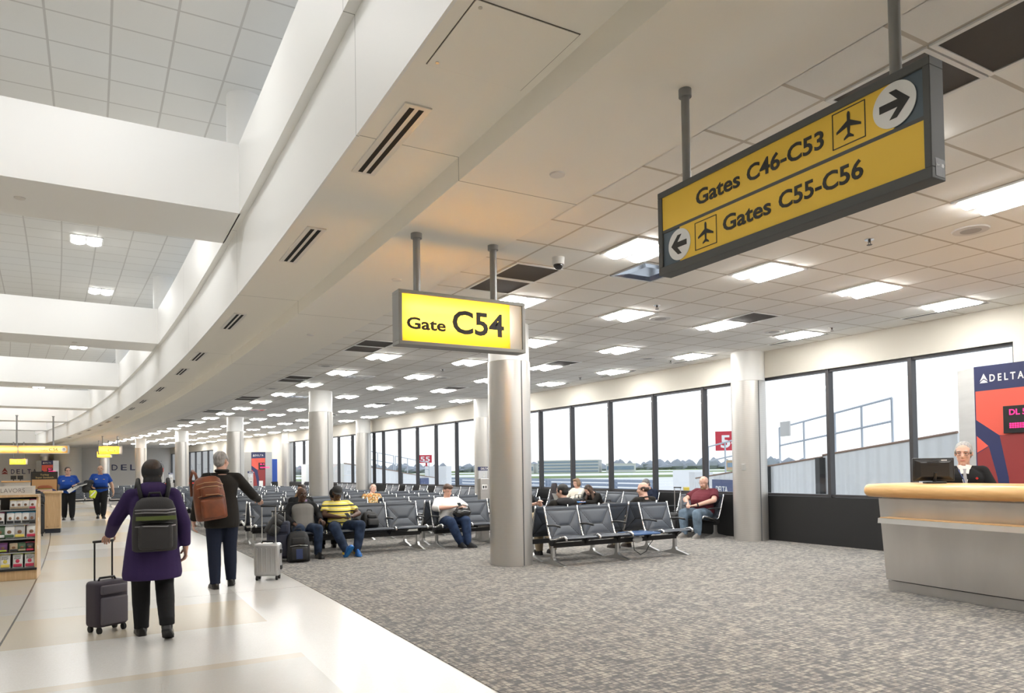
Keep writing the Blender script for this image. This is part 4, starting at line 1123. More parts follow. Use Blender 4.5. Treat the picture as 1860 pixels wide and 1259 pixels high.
_u = _t.math('FRACT', _t.math('DIVIDE', _t.math('ADD', _sp.outputs[2], 2.0), .098))
_t.L.new(_t.ramp(_u, [(0,(.015,.018,.04)),(.24,(.80,.66,.13)),(.50,(.80,.66,.13)),(.55,(.78,.76,.62)),(.66,(.80,.66,.13))], True), _t.N['Principled BSDF'].inputs['Base Color'])
shoe_bk = mat('black shoe leather', (.012,.011,.011), .35); shoe_br = mat('dark brown shoe leather', (.03,.02,.014), .4); shoe_wh = mat('white rubber sole', (.72,.71,.68), .5); shoe_cv = mat('black canvas shoe', (.015,.015,.017), .8)
shoe_bl = mat('blue running shoe', (.03,.14,.42), .5); shoe_yl = mat('yellow sock', (.75,.48,.04), .8); shoe_gr = mat('grey sport shoe', (.20,.185,.17), .6); khaki = F_('khaki cotton', (.42,.34,.23))
brownlea = mat('brown leather', (.17,.048,.018), .42, spec=.5, bump=(50,.12), var=(7,.3)); greypack = mat('dark grey pack fabric', (.030,.028,.029), .7, bump=(90,.15)); greenpanel = mat('dull green panel', (.10,.13,.035), .7); greyband = mat('pale grey band', (.24,.23,.24), .6)
nylon = mat('black nylon', (.011,.011,.012), .6, bump=(120,.12)); nylonblue = mat('deep blue nylon', (.014,.018,.040), .55, bump=(120,.12)); blueinset = mat('blue bag panel', (.018,.035,.11), .55)
silver = mat('silver hard shell', (.50,.50,.50), .32, metal=.55); purplecase = mat('dark plum luggage fabric', (.040,.030,.045), .6, bump=(120,.1)); greycase = mat('grey luggage pocket', (.115,.105,.125), .65, bump=(120,.1))

# ------------------------------------------------------------------ luggage
def wheels(t, x, y, r, spins=True):
    for sx in (-1,1):
        for sy in (-1,1):
            MB().cyl((sx*x-.012,sy*y,r),(sx*x+.012,sy*y,r),r,n=14).build('wheel', M_rubber, t, smooth=40)
def trolley_handle(t, wd, z0, z1, y, mt):
    m = MB()
    for sx in (-1,1): m.cyl((sx*wd,y,z0),(sx*wd,y,z1),.008,n=8)
    o = m.build('trolley_handle', mt, t, smooth=40)
    MB().rbox((0,y,z1),(wd*2+.035,.03,.024),.012).build('grip', M_blackpl, o, smooth=40)
def suitcase(label, loc, rz, w, d, h, mt, pocket=None, handle=.45, tilt=0, ribs=False, hmt=None, name='rolling_suitcase'):
    t = thing(name, label, 'suitcase', loc, rz); t.rotation_euler = (tilt,0,rz); z0 = .055
    MB().rbox((0,0,z0+h/2),(w,d,h),.045).build('shell', mt, t, smooth=50)
    if pocket: MB().rbox((0,-d/2-.012,z0+h*.36),(w*.80,.05,h*.60),.02).build('front_pocket', pocket, t, smooth=50); MB().rbox((0,-d/2-.008,z0+h*.82),(w*.80,.04,h*.2),.018).build('front_pocket', pocket, t, smooth=50)
    if ribs:
        m = MB()
        for k in range(5): m.bx(-w*.36+k*w*.18-.008,-w*.36+k*w*.18+.008,-d/2-.006,-d/2+.01,z0+.06,z0+h-.06)
        m.build('rib', mt, t, bevel=.004)
        for z in (.25,.75): MB().rbox((w/2+.004,0,z0+h*z),(.024,.085,.055),.006).build('latch', M_blackpl, t, smooth=40)
    m = MB(); m.tube([(-.08,0,z0+h-.005),(-.07,0,z0+h+.025),(.07,0,z0+h+.025),(.08,0,z0+h-.005)],.011,8); m.build('carry_handle', M_blackpl, t, smooth=True)
    wheels(t, w/2-.04, d/2-.035, .03)
    if handle: trolley_handle(t, w*.27, z0+h-.02, z0+h+handle, d/2-.05, hmt or M_steel2)
    return t
def backpack(name, label, loc, rot, w, d, h, mt, pocket=None, panel=None, strap=True, extra=None, cat='backpack'):
    t = thing(name, label, cat, loc); t.rotation_euler = rot
    m = MB(); R_ = []
    for z, a, b in ((0,.86,.80),(.03,.98,.95),(.25,1,1),(.55,.99,.98),(.78,.92,.88),(.92,.78,.70),(.985,.55,.45),(1,.3,.22)):
        R_.append([Vector((w/2*a*math.copysign(abs(math.cos(x))**.5,math.cos(x)), d/2*b*math.copysign(abs(math.sin(x))**.6,math.sin(x))-d/2*(b-1)*.0, h*z)) for x in [2*PI*k/24 for k in range(24)]])
    m.rings(R_).build('bag_body', mt, t, smooth=60)
    MB().rbox((0,-d/2-.015,h*.27),(w*.74,.10,h*.44),.035).build('front_pocket', pocket or mt, t, smooth=50)
    MB().rbox((0,-d/2+.005,h*.66),(w*.62,.08,h*.24),.035).build('upper_pocket', pocket or mt, t, smooth=50)
    MB().tube([(-.05,0,h*.985),(-.04,.0,h+.035),(.04,0,h+.035),(.05,0,h*.985)],.010,8).build('top_handle', nylon, t, smooth=True)
    if panel: MB().bx(-w*.14,w*.14,-d/2-.070,-d/2-.062,h*.10,h*.42).build('logo_panel', panel, t, bevel=.003)
    m = MB(); m.tube([(-w*.38,-d/2-.010,h*.52),(0,-d/2-.022,h*.545),(w*.38,-d/2-.010,h*.52)],.006,6); m.build('zipper', M_steel2 if panel else M_blackpl, t, smooth=True)
    if strap:
        for sx in (-1,1): MB().tube([(sx*w*.2,d/2-.03,h*.92),(sx*w*.26,d/2+.05,h*.75),(sx*w*.30,d/2+.05,h*.4),(sx*w*.34,d/2-.01,h*.12)],[.016,.022,.018,.010],8).build('shoulder_strap', nylon, t, smooth=True)
    return t
def phone(label, loc, rot):
    t = thing('phone', label, 'phone', loc); t.rotation_euler = rot
    MB().rbox((0,0,0),(.068,.138,.009),.010).build('case', M_blackpl, t, smooth=40)
    MB().bx(-.029,.029,-.060,.060,.0046,.0056).build('screen', mat('phone screen', (.02,.024,.03), .08), t)

# ------------------------------------------------------------------ walkers
J = standing(1.58, .0)
J.update(ankleL=V((.085,-.14,.085)), toeL=V((.10,-.31,.04)), kneeL=V((.09,-.12,.46)), kneeR=V((-.10,-.06,.45)), ankleR=V((-.10,.27,.17)), toeR=V((-.12,.14,.055)),
         wriR=V((-.27,.02,.80)), elbR=V((-.25,.08,1.02)), elbL=V((.29,-.10,1.05)), wriL=V((.335,-.40,.905)), hdL=V((.25,-.8,-.3)))
t, H = person('woman walking away in a dark purple coat with a grey backpack', (.30,7.18,0), PI, J, 'fair', 'dkbrown', 'short', purple, 'long', blackcloth, (shoe_bk,), w=1.05, d=1.05, limb=1.0,
    coat=[(.22,.175,.135),(.05,.205,.165),(-.10,.225,.18),(-.28,.245,.19),(-.325,.235,.18)])
m = MB(); hc, r, f, u, JJ = H
m.ell(hc+V((0,.015,.032)), (.090,.108,.108), n=20, k=12); m.ell(hc+V((0,.045,-.065)), (.078,.075,.080)); 
obj_from(fuse(m,.012,3), 'knit_hat', charcoal, t)
m = MB(); m.ell(JJ['neck']+V((0,.055,-.01)), (.145,.10,.09)); m.ell(JJ['neck']+V((0,-.01,0)), (.115,.11,.075)); obj_from(fuse(m,.012,3), 'hood', purple, t)
bp = backpack('backpack', 'dark grey backpack with green stripe on the woman in purple', (.31,6.955,.79), (0,0,.02), .36, .17, .47, greypack, greypack, None, False)
MB().bx(-.155,.155,-.165,-.155,.275,.31).build('green_stripe', greenpanel, bp, bevel=.003)
for z in (.36,.335,.22): MB().tube([(-.155,-.08,z),(-.08,-.152,z+.006),(.08,-.152,z-.002),(.155,-.08,z+.004)],.006,6).build('piping', greyband, bp, smooth=True)
for sx in (-1,1): MB().tube([(sx*.09,.075,.40),(sx*.12,.10,.56),(sx*.12,.20,.62),(sx*.13,.32,.54),(sx*.14,.34,.36),(sx*.15,.20,.14),(sx*.15,.08,.06)],.018,8).build('shoulder_strap', nylon, bp, smooth=True)
suitcase('dark plum soft suitcase rolled beside the woman in purple', (-.06,7.70,0), .55, .31, .21, .42, purplecase, greycase, .36, 0, False, M_blackmet)

J = standing(1.74, .0)
J.update(ankleL=V((.09,.05,.085)), toeL=V((.11,-.12,.04)), kneeL=V((.095,.0,.49)), kneeR=V((-.10,-.04,.49)), ankleR=V((-.12,-.12,.10)), toeR=V((-.15,-.30,.045)),
         elbR=V((-.40,-.14,1.16)), wriR=V((-.52,-.44,1.09)), hdR=V((-.35,-.8,-.2)), elbL=V((.29,.05,1.10)), wriL=V((.33,-.02,.86)))
t, H = person('grey haired man walking away in a black coat with brown pack', (1.20,9.74,0), PI, J, 'pink', 'grey', 'short', blackcoat, 'long', navycl, (shoe_bk,), hyaw=-.75, w=1.08, d=1.08, limb=1.05,
    coat=[(.20,.185,.145),(.02,.205,.165),(-.13,.215,.175),(-.17,.205,.165)])
MB().tube([H[4]['neck']+V((.07*math.cos(a),.01+.07*math.sin(a),.035)) for a in [2*PI*k/14 for k in range(14)]],.02,8,closed=True).build('collar', blackcoat, t, smooth=True)
bp = backpack('backpack', 'brown leather backpack slung on the man in black', (1.06,9.515,.885), (0,-.12,.15), .37, .16, .54, brownlea, brownlea, None, False)
for z in (.45,.40,.30): MB().tube([(-.15,-.075,z),(-.06,-.115,z+.02),(.08,-.115,z+.01),(.16,-.07,z-.03)],.005,6).build('seam_piping', mat('tan piping', (.42,.25,.13), .5), bp, smooth=True)
MB().tube([(-.09,.07,.48),(-.10,.10,.58),(-.10,.22,.62),(-.11,.33,.52),(-.12,.34,.3)],.018,8).build('shoulder_strap', brownlea, bp, smooth=True)
suitcase('silver hard shell suitcase trailing from the walking man', (1.83,10.12,0), -.42, .34, .21, .44, silver, None, .50, 0, True)

# ------------------------------------------------------------------ two officers walking toward the camera
def officer(label, x, hairstyle, hair, skin, J, hyaw):
    t, H = person(label, (x,27.4,0), .02, J, skin, hair, hairstyle, tsa, 'short', blackcloth, (shoe_bk,), hyaw=hyaw, w=1.30, d=1.35, belly=.22, limb=1.30, vox=.012, sc_head=1.06)
    P_, N = H[4]['pelvis'], H[4]['neck']
    MB().rings([[V((a*math.cos(k)*1.0, -.045+b*math.sin(k), z)) for k in [2*PI*q/24 for q in range(24)]] for z, a, b in ((P_.z+.045,.243,.222),(P_.z+.085,.241,.232))]).build('belt', shoe_bk, t, smooth=40)
    MB().box((.10,-.262,N.z-.19),(.05,.012,.06),(.25,0,0)).build('badge', mat('gold badge', (.65,.45,.12), .3, metal=.8), t, bevel=.004)
    MB().box((-.11,-.258,N.z-.18),(.07,.012,.075),(.25,0,0)).build('id_card', M_white_pl, t, bevel=.003)
    for sx in (-1,1): MB().box((sx*.17,.01,N.z-.005),(.10,.055,.012),(0,sx*.35,0)).build('epaulette', navycl, t, bevel=.003)
    return t, H
J = standing(1.72, .0); J.update(elbL=V((.29,.0,1.12)), wriL=V((.22,-.30,1.13)), hdL=V((-.5,-.9,0)), elbR=V((-.31,.03,1.10)), wriR=V((-.33,-.02,.84)), ankleL=V((.12,-.16,.10)), toeL=V((.14,-.33,.05)), kneeL=V((.12,-.14,.48)), ankleR=V((-.10,.10,.095)), toeR=V((-.12,-.08,.04)))
t, H = officer('officer in blue uniform shirt and glasses carrying a folder', -1.32, 'short', 'dkbrown', 'fair', J, .25); glasses(t, H)
fo = thing('folder', 'black folder held by the officer in glasses', 'folder', (-.98,27.08,1.14)); fo.rotation_euler = (.2,-.28,.1)
MB().rbox((0,0,0),(.46,.30,.05),.02).build('cover', nylon, fo, smooth=40); MB().bx(-.20,.20,-.152,-.14,-.012,.012).build('page_edge', M_white_pl, fo)
pp = thing('paper_sheaf', 'white papers in the hand of the officer in glasses', 'paper', (-1.16,27.02,1.02)); pp.rotation_euler = (.4,-.62,0)
MB().bx(-.17,.17,-.012,.012,-.06,.06).build('sheet', M_white_pl, pp)
J = standing(1.77, .0); J.update(elbR=V((-.31,.0,1.14)), wriR=V((-.24,-.28,1.05)), hdR=V((.5,-.9,-.1)), elbL=V((.33,.03,1.12)), wriL=V((.38,-.04,.86)), ankleL=V((.08,-.02,.095)), toeL=V((.12,-.20,.04)), kneeL=V((.10,-.04,.5)), ankleR=V((-.06,.24,.13)), toeR=V((-.08,.06,.05)), kneeR=V((-.1,.06,.49)))
t, H = officer('bald officer in blue uniform shirt carrying a jacket', -.40, None, 'black', 'tan', J, -.1)
jk = thing('jacket', 'black jacket bundled under the bald officer arm', 'jacket', (-.70,27.12,1.06))
m = MB()
for k in range(9): m.ell((random.uniform(-.12,.12),random.uniform(-.05,.05),random.uniform(-.12,.16)),(.11,.07,.09))
obj_from(fuse(m,.014,2),'jacket_fold', nylon, jk)
vs = thing('safety_vest', 'bright yellow safety vest held by the bald officer', 'vest', (-.64,27.02,.86))
m = MB()
for k in range(8): m.rcone((random.uniform(-.14,.14),random.uniform(-.03,.03),random.uniform(-.02,.10)),.05,(random.uniform(-.08,.08),0,random.uniform(-.16,-.10)),.025)
obj_from(fuse(m,.013,1),'vest_cloth', mat('fluorescent yellow', (.62,.70,.05), .6), vs)
MB().box((.04,-.075,-.02),(.035,.012,.19),(0,.7,0)).build('reflective_band', M_signwhite, vs)

# ------------------------------------------------------------------ seated people on the front benches
def at_slot(X0, Y, k, n=4, back=False): return (X0+(k+.5)*PITCH, Y, 0)
# man in the grey vest
J = seated(.06, .10, .15); J.update(elbR=V((-.30,-.02,.70)), wriR=V((-.20,-.26,.585)), hdR=V((.25,-.9,-.25)), elbL=V((.28,.0,.71)), wriL=V((.24,-.24,.63)), hdL=V((.25,-.8,-.25)))
t, H = person('man in grey vest with long black sleeves and dark jeans', at_slot(2.53,12.5,0), 0, J, 'dark', 'black', None, blackcloth, 'long', denim, (shoe_bk,), hyaw=.15, w=1.05, d=1.05, vest=greyvest)
glasses(t, H)
MB().tube([H[4]['neck']+V((.065*math.cos(a),-.005+.062*math.sin(a),.0)) for a in [2*PI*k/14 for k in range(14)]],.016,8,closed=True).build('collar', blackcloth, t, smooth=True)
# man in striped polo and cap
J = seated(.05, .12, .20); J['kneeR'] = V((-.20,-.48,.51)); J['ankleR'] = V((-.05,-.62,.12)); J['toeR'] = V((.0,-.74,.20)); J['kneeL'] = V((.26,-.46,.52)); J['ankleL'] = V((.18,-.50,.10)); J['toeL'] = V((.16,-.70,.06))
J.update(elbR=V((-.27,-.08,.70)), wriR=V((-.06,-.32,.66)), hdR=V((.7,-.6,.1)), elbL=V((.34,-.08,.70)), wriL=V((.16,-.32,.67)), hdL=V((-.7,-.6,.1)))
t, H = person('man in yellow and navy striped polo shirt and dark cap', at_slot(2.53,12.5,1), 0, J, 'dark', 'black', None, stripe, 'short', denim, (shoe_bl, mat('bright blue sole',(.02,.20,.55),.5)), hpit=.30, w=1.18, d=1.15, belly=.10, limb=1.15)
hc, r, f, u, JJ = H
m = MB(); R_ = []
for a_, k_ in ((.020,1.0),(.05,1.0),(.075,.93),(.098,.72),(.112,.42),(.116,.1)): R_.append([hc+u*(.030+a_)-f*.012+r*(.088*k_*math.cos(x))+f*(.108*k_*math.sin(x)) for x in [2*PI*q/24 for q in range(24)]])
m.rings(R_); cap = m.build('cap', F_('charcoal cap cloth', (.045,.045,.045)), t, smooth=50)
m = MB(); top_, bot_ = [], []
for q in range(13):
    x = PI*(.12+.76*q/12); e0 = hc+u*.054+r*(.085*math.cos(x))+f*(-.012+.105*math.sin(x)); e1 = hc+u*(.045)+r*(.088*math.cos(x))+f*(.060+.105*math.sin(x))
    top_ += [e0, e1]
m.add(top_+[p-u*.006 for p in top_], [(2*q,2*q+1,2*q+3,2*q+2) for q in range(12)]+[(26+2*q,26+2*q+2,26+2*q+3,26+2*q+1) for q in range(12)]+[(2*q+1,26+2*q+1,26+2*q+3,2*q+3) for q in range(12)])
m.build('brim', MATS['charcoal cap cloth'], cap, smooth=50)
MB().tube([JJ['neck']+V((.072*math.cos(a),-.008+.070*math.sin(a),-.005)) for a in [2*PI*k/14 for k in range(14)]],.015,8,closed=True).build('collar', whitecl, t, smooth=True)
for sx in (-1,1):
    A_ = JJ['ankle'+('L' if sx > 0 else 'R')]; MB().cyl(A_+V((0,.018,-.062)),A_+V((0,.010,-.008)),.0555,.055,n=16).build('sock', shoe_yl, t, smooth=40)
phone('phone in the hands of the man in striped polo', (3.51,12.09,.70), (.5,0,.2))
# woman in white
J = seated(.06, .08, .10, .98); J['kneeL'] = V((.14,-.46,.51)); J['kneeR'] = V((-.16,-.46,.50)); J['ankleR'] = V((.04,-.44,.10)); J['toeR'] = V((.04,-.62,.05)); J['ankleL'] = V((.16,-.50,.095)); J['toeL'] = V((.24,-.64,.045))
J.update(elbR=V((-.30,-.08,.74)), wriR=V((-.05,-.30,.76)), hdR=V((.8,-.4,.2)), elbL=V((.30,-.10,.74)), wriL=V((.13,-.30,.74)), hdL=V((-.5,-.7,.3)))
t, H = person('woman in white knit top with short brown hair and jeans', at_slot(5.24,12.42,0), 0, J, 'pink', 'brown', 'crop', whitecl, 'elbow', indigo, (shoe_cv, shoe_wh), hpit=.42, hyaw=.10, w=1.22, d=1.2, belly=.10, limb=1.2)
MB().box((-.155,-.44,.577),(.055,.05,.01),(0,0,.3)).build('jeans_rip', SKIN['pink'], t, bevel=.004)
phone('phone in the hands of the woman in white', (5.62,12.06,.79), (.7,0,0))
hb = thing('handbag', 'black leather handbag on the lap of the woman in white', 'handbag', (5.66,12.06,.585)); hb.rotation_euler = (.1,-.05,.12)
m = MB(); m.rings([[V((.20*a*math.cos(x), .085*b*math.sin(x), z)) for x in [2*PI*q/24 for q in range(24)]] for z, a, b in ((0,.55,.6),(.01,.85,.9),(.06,1,1),(.11,.9,.75),(.15,.62,.35),(.155,.4,.2))])
m.build('bag_body', mat('glossy black leather', (.012,.012,.013), .25), hb, smooth=50)
MB().tube([(-.16,-.02,.10),(-.12,-.03,.19),(0,-.02,.215),(.12,-.03,.18),(.17,-.02,.08)],.009,8).build('strap', MATS['glossy black leather'], hb, smooth=True)
MB().tube([(-.14,-.07,.10),(0,-.085,.115),(.14,-.07,.09)],.005,6).build('zipper', M_steel2, hb, smooth=True)
# black bag on the next seat, suitcase and backpack by the man in the vest
b_ = backpack('shoulder_bag', 'black bag lying on the seat beside the striped polo man', (4.02,12.44,.43), (-.25,.1,.2), .30, .16, .30, nylon, cat='bag')
suitcase('navy soft suitcase standing beside the man in grey vest', (2.34,12.02,0), -.25, .36, .24, .60, nylonblue, nylonblue, .16, 0, False, M_steel2)
b_ = backpack('travel_pillow_bag', 'small black bag hanging on the navy suitcase handle', (2.17,11.93,.46), (.15,.55,.3), .20, .15, .36, nylon, strap=False, cat='bag')
backpack('backpack', 'black backpack with blue panel on the carpet by the jeans', (2.60,11.76,.0), (-.10,0,-.12), .36, .22, .50, nylon, nylon, blueinset)

# person in a black cap seen from behind, and others in the rows behind
J = seated(.0, .02, .12, .9); J.update(wriL=V((.08,-.3,.6)), wriR=V((-.08,-.3,.6)))
t, H = person('person in black knit cap seen from behind between the seats', (3.55,13.16,0), PI, J, 'brown', 'black', None, blackcloth, 'long', blackcloth, (shoe_bk,), hpit=.1)
hc, r, f, u, JJ = H
m = MB(); m.ell(hc+u*.045-f*.014, (.090,.108,.096), (r,f,u), 20, 12); m.ell(hc-f*.05+u*.02, (.078,.07,.078), (r,f,u)); obj_from(fuse(m,.010,2),'knit_cap', blackcloth, t)
J = seated(.03, .0, .12, 1.0); J.update(wriL=V((.1,-.3,.62)), wriR=V((-.1,-.3,.62)))
t, H = person('woman with long brown and blond hair looking aside, dark jacket', (3.33,14.72,0), .1, J, 'tan', 'dkbrown', 'long', blackcloth, 'long', blackcloth, (shoe_bk,), hyaw=-1.0, w=1.1, d=1.1, limb=1.05, topmats=blackcloth)
hc, r, f, u, JJ = H
m = MB()
for sx in (-1,1):
    b0 = hc+r*(sg_ if False else sx*.095)-u*.07+f*.005; b1 = JJ['neck']+r*(sx*.105)+f*.055-V((0,0,.06)); m.rcone(b0,.032,b1,.042); m.rcone(b1,.042,b1+V((0,0,-.12))+f*.02,.018)
obj_from(fuse(m,.009,2),'blond_ends', M_hair['blond'], t)
MB().box((.0,-.145,.82),(.11,.03,.16),(.2,0,0)).build('blouse', mat('lilac blouse',(.32,.24,.36),.8), t, bevel=.01)
J = seated(.14, .22, .12, .95); J['head'] = J['neck']+V((.05,.03,.125)); J.update(wriL=V((.08,-.2,.60)), wriR=V((-.08,-.2,.60)))
t, H = person('bald elderly person asleep with head tipped back, patterned shirt', (5.55,17.0,0), 0, J, 'pink', 'white', 'fringe', floral, 'long', khaki, (shoe_gr,), hpit=-.35, hrol=.25, w=1.05, eyes='shut')
# man with phone beyond the column
J = seated(.0, .06, .14); J.update(elbL=V((.22,-.16,.72)), wriL=V((.02,-.34,.78)), hdL=V((-.6,-.6,.45)), elbR=V((-.24,-.14,.72)), wriR=V((-.10,-.34,.76)), hdR=V((.3,-.7,.5)))
t, H = person('balding man in black shirt looking at a phone by the column', (7.28,12.40,0), .25, J, 'pink', 'dkbrown', 'fringe', blackcloth, 'short', khaki, (shoe_bk,), hpit=.38, hyaw=.55)
glasses(t, H); phone('phone held up by the balding man in black', (7.22,11.98,.86), (1.0,0,.3))
# black haired man on the bench facing away
J = seated(.0, .06, .14); J.update(elbL=V((.24,-.1,.72)), wriL=V((.10,-.34,.74)), elbR=V((-.24,-.1,.72)), wriR=V((.06,-.33,.72)), hdL=V((.1,-.8,.3)), hdR=V((.3,-.8,.3)))
t, H = person('black haired man in black hooded jacket seen from behind', (6.36,9.80,0), PI, J, 'fair', 'black', 'short', blackcoat, 'long', khaki, (shoe_bk,), hyaw=.55, hpit=.22, w=1.12, d=1.1, limb=1.12)
glasses(t, H); JJ = H[4]
m = MB(); m.ell(JJ['neck']+V((0,.075,-.02)), (.17,.07,.075)); m.ell(JJ['neck']+V((0,0,-.005)), (.12,.11,.06)); obj_from(fuse(m,.011,3),'hood', charcoal, t)
# balding man in black jacket on the same bench
J = seated(.0, .10, .15); J.update(elbL=V((.27,-.05,.70)), wriL=V((.18,-.30,.62)), elbR=V((-.27,-.05,.70)), wriR=V((-.15,-.30,.62)))
t, H = person('man with bald crown in black jacket facing the windows', (8.05,9.84,0), PI+.1, J, 'pink', 'dkbrown', 'fringe', blackcoat, 'long', khaki, (shoe_br,), hyaw=.75, hpit=.12, w=1.12, d=1.1, limb=1.1)
backpack('backpack', 'black backpack standing on the seat beside the bald crown man', (7.42,9.86,.42), (.05,0,PI), .34, .20, .44, nylon)
# woman in the cream sweater, woman with long hair, man in navy, bearded man: on the window benches
J = seated(.02, .0, .10, .95); J.update(elbL=V((.23,-.12,.70)), wriL=V((.10,-.40,.62)), hdL=V((-.2,-.9,-.1)), elbR=V((-.23,-.12,.70)), wriR=V((-.10,-.40,.62)), hdR=V((.2,-.9,-.1)))
t, H = person('woman in cream knit sweater with short brown hair at laptop', (10.60,15.52,0), -PI/2+.15, J, 'pink', 'light', 'bob', cream, 'long', charcoal, (shoe_bk,), hpit=.32, hyaw=-.1, w=1.05)
lp = thing('laptop', 'open grey laptop on the lap of the cream sweater woman', 'laptop', (10.12,15.45,.60), -PI/2+.15)
MB().rbox((0,0,0),(.32,.22,.016),.01).build('base', M_steel2, lp, smooth=40); MB().box((0,-.16,.10),(.32,.01,.22),(.45,0,0)).build('lid', M_steel2, lp, bevel=.004)
J = seated(.02, .75, .12, .97); J['neck'] = V((0,-.26,.80)); J['head'] = V((0,-.36,.90)); 
for sg, n in ((1,'L'),(-1,'R')): J['sho'+n] = J['neck']+V((sg*.18,.06,-.035)); J['elb'+n] = V((sg*.20,-.36,.60)); J['wri'+n] = V((sg*.06,-.52,.62)); J['hd'+n] = V((-sg*.4,-.8,-.1))
J['neck'] = V((0,-.20,.81))
t, H = person('woman with long dark hair bent over a blue book', (10.55,14.42,0), -PI/2+.1, J, 'fair', 'dkbrown', 'short', blackcoat, 'long', blackcloth, (shoe_bk,), hpit=.75, hyaw=-.1)
hc, r, f, u, JJ = H
m = MB(); m.rcone(hc+r*.055+u*.05,.045,hc+r*.075-u*.08,.045); m.rcone(hc+r*.075-u*.08,.045,V((.14,-.30,.66)),.035); m.rcone(hc-r*.055+u*.05,.045,hc-r*.075-u*.08,.042); m.rcone(hc-r*.075-u*.08,.042,V((-.10,-.34,.68)),.03); m.ell(hc-f*.06,(.085,.07,.11),(r,f,u)); obj_from(fuse(m,.010,2),'long_hair', M_hair['brown'], t)
bk = thing('book', 'thin blue book in front of the long haired woman', 'book', (9.98,14.44,.615), .1); MB().rbox((0,0,0),(.30,.36,.02),.008).build('cover', mat('bright blue cover',(.02,.16,.42),.4), bk)
b_ = thing('handbag', 'square black handbag between the two women by the window', 'handbag', (10.32,15.0,.44), -PI/2)
MB().rbox((0,0,.12),(.34,.16,.24),.04).build('bag_body', mat('black handbag leather',(.014,.014,.016),.35), b_, smooth=50)
for y in (-.05,.05): MB().tube([(-.09,y,.23),(-.07,y,.33),(.07,y,.33),(.09,y,.23)],.008,8).build('strap', MATS['black handbag leather'], b_, smooth=True)
cb = thing('instrument_case', 'tall black bag standing by the window beside the laptop', 'bag', (10.62,16.6,.42), -PI/2)
MB().rings([[V((a*math.cos(x),b*math.sin(x),z)) for x in [2*PI*q/20 for q in range(20)]] for z, a, b in ((0,.16,.12),(.02,.18,.13),(.30,.15,.12),(.52,.11,.09),(.60,.09,.07),(.62,.07,.05))]).build('bag_body', mat('black plum nylon',(.018,.012,.016),.6), cb, smooth=60)
J = seated(.0, .10, .13, 1.02); J['head'] = J['neck']+V((0,-.09,.11)); J.update(wriL=V((.08,-.34,.62)), wriR=V((-.08,-.34,.62)))
t, H = person('grey haired man in navy shirt looking down by the window', (10.58,12.72,0), -PI/2+.15, J, 'pink', 'saltpepper', 'short', navycl, 'long', denim, (shoe_bk,), hpit=.55, hyaw=-.2, w=1.1, limb=1.05)
J = seated(.0, .02, .16, 1.08); J['head'] = J['neck']+V((0,-.06,.135)); J.update(elbL=V((.33,-.12,.76)), wriL=V((.07,-.38,.66)), hdL=V((-.8,-.5,-.05)), elbR=V((-.33,-.14,.76)), wriR=V((-.10,-.40,.66)), hdR=V((.5,-.8,-.05)))
t, H = person('bearded bald man in maroon T-shirt and faded jeans', (10.62,10.92,0), -PI/2+.25, J, 'pink', 'ginger', None, maroon, 'short', faded, (shoe_gr, shoe_wh), hpit=.36, hyaw=-.25, w=1.30, d=1.35, belly=.18, limb=1.28, sc_head=1.05)
hc, r, f, u, JJ = H
m = MB(); m.ell(hc-u*.095+f*.066,(.058,.040,.055),(r,f,u)); m.rcone(hc-u*.10+f*.075,.045,hc-u*.185+f*.075,.028); m.ell(hc-u*.048+f*.088,(.032,.014,.010),(r,f,u))
for sx in (-1,1): m.rcone(hc+r*(sx*.062)-u*.03+f*.02,.018,hc+r*(sx*.045)-u*.09+f*.055,.03)
obj_from(fuse(m,.008,2),'beard', M_hair['ginger'], t)
W_ = JJ['wriL']; E_ = JJ['elbL']; d_ = (W_-E_).normalized(); MB().cyl(W_-d_*.045,W_-d_*.02,.040,n=18).build('wristband', M_rubber, t, smooth=40)
phone('phone in the hands of the bearded man', (10.18,10.98,.69), (.4,0,-1.2))
suitcase('black carry-on with tall handle beside the bearded man', (10.20,11.28,0), -PI/2, .34, .22, .44, nylon, nylon, .52, 0, False, M_steel2)
# agent behind the counter
J = standing(1.68); J.update(elbL=V((.30,-.04,1.08)), wriL=V((.20,-.26,1.10)), hdL=V((-.2,-.9,0)), elbR=V((-.30,-.04,1.08)), wriR=V((-.18,-.26,1.10)), hdR=V((.2,-.9,0)))
t, H = person('grey haired agent in black suit and tie behind the counter', (8.60,4.64,0), -1.02, J, 'pink', 'grey', 'short', blackcloth, 'long', blackcloth, (shoe_bk,), hyaw=-.18, hpit=.05, w=1.12, d=1.12, limb=1.08, sc_head=1.10, vox=.009)
glasses(t, H); N = H[4]['neck']
def on_chest(pts, y): return [V((x, y-.0, z)) for x, z in pts]
m = MB(); m.prism([(-.055,.035),(.055,.035),(.012,-.21),(-.012,-.21)], lambda a,b,d: N+V((a, d-.098-.26*(.0-b)-.008, b-.02)), -.010, .006); m.build('shirt_front', whitecl, t)
m = MB(); m.prism([(-.018,.0),(.018,.0),(.012,-.03),(.026,-.20),(-.026,-.20),(-.012,-.03)], lambda a,b,d: N+V((a, d-.098-.26*(.0-b)-.008, b-.02)), -.017, -.0105); m.build('tie', mat('silver grey tie',(.30,.30,.32),.4), t)
m = MB()
for sx in (-1,1): m.prism([(sx*.012,.042),(sx*.075,.03),(sx*.055,-.015),(sx*.02,-.005)], lambda a,b,d: N+V((a, d-.068-.2*(.04-b), b-.012)), -.020, -.010)
m.build('collar', whitecl, t)
MB().tube([N+V((-.06,-.110,-.03)),N+V((-.014,-.155,-.14)),N+V((.0,-.175,-.22))],.004,6).build('lanyard', mat('blue lanyard',(.03,.06,.2),.6), t, smooth=True)
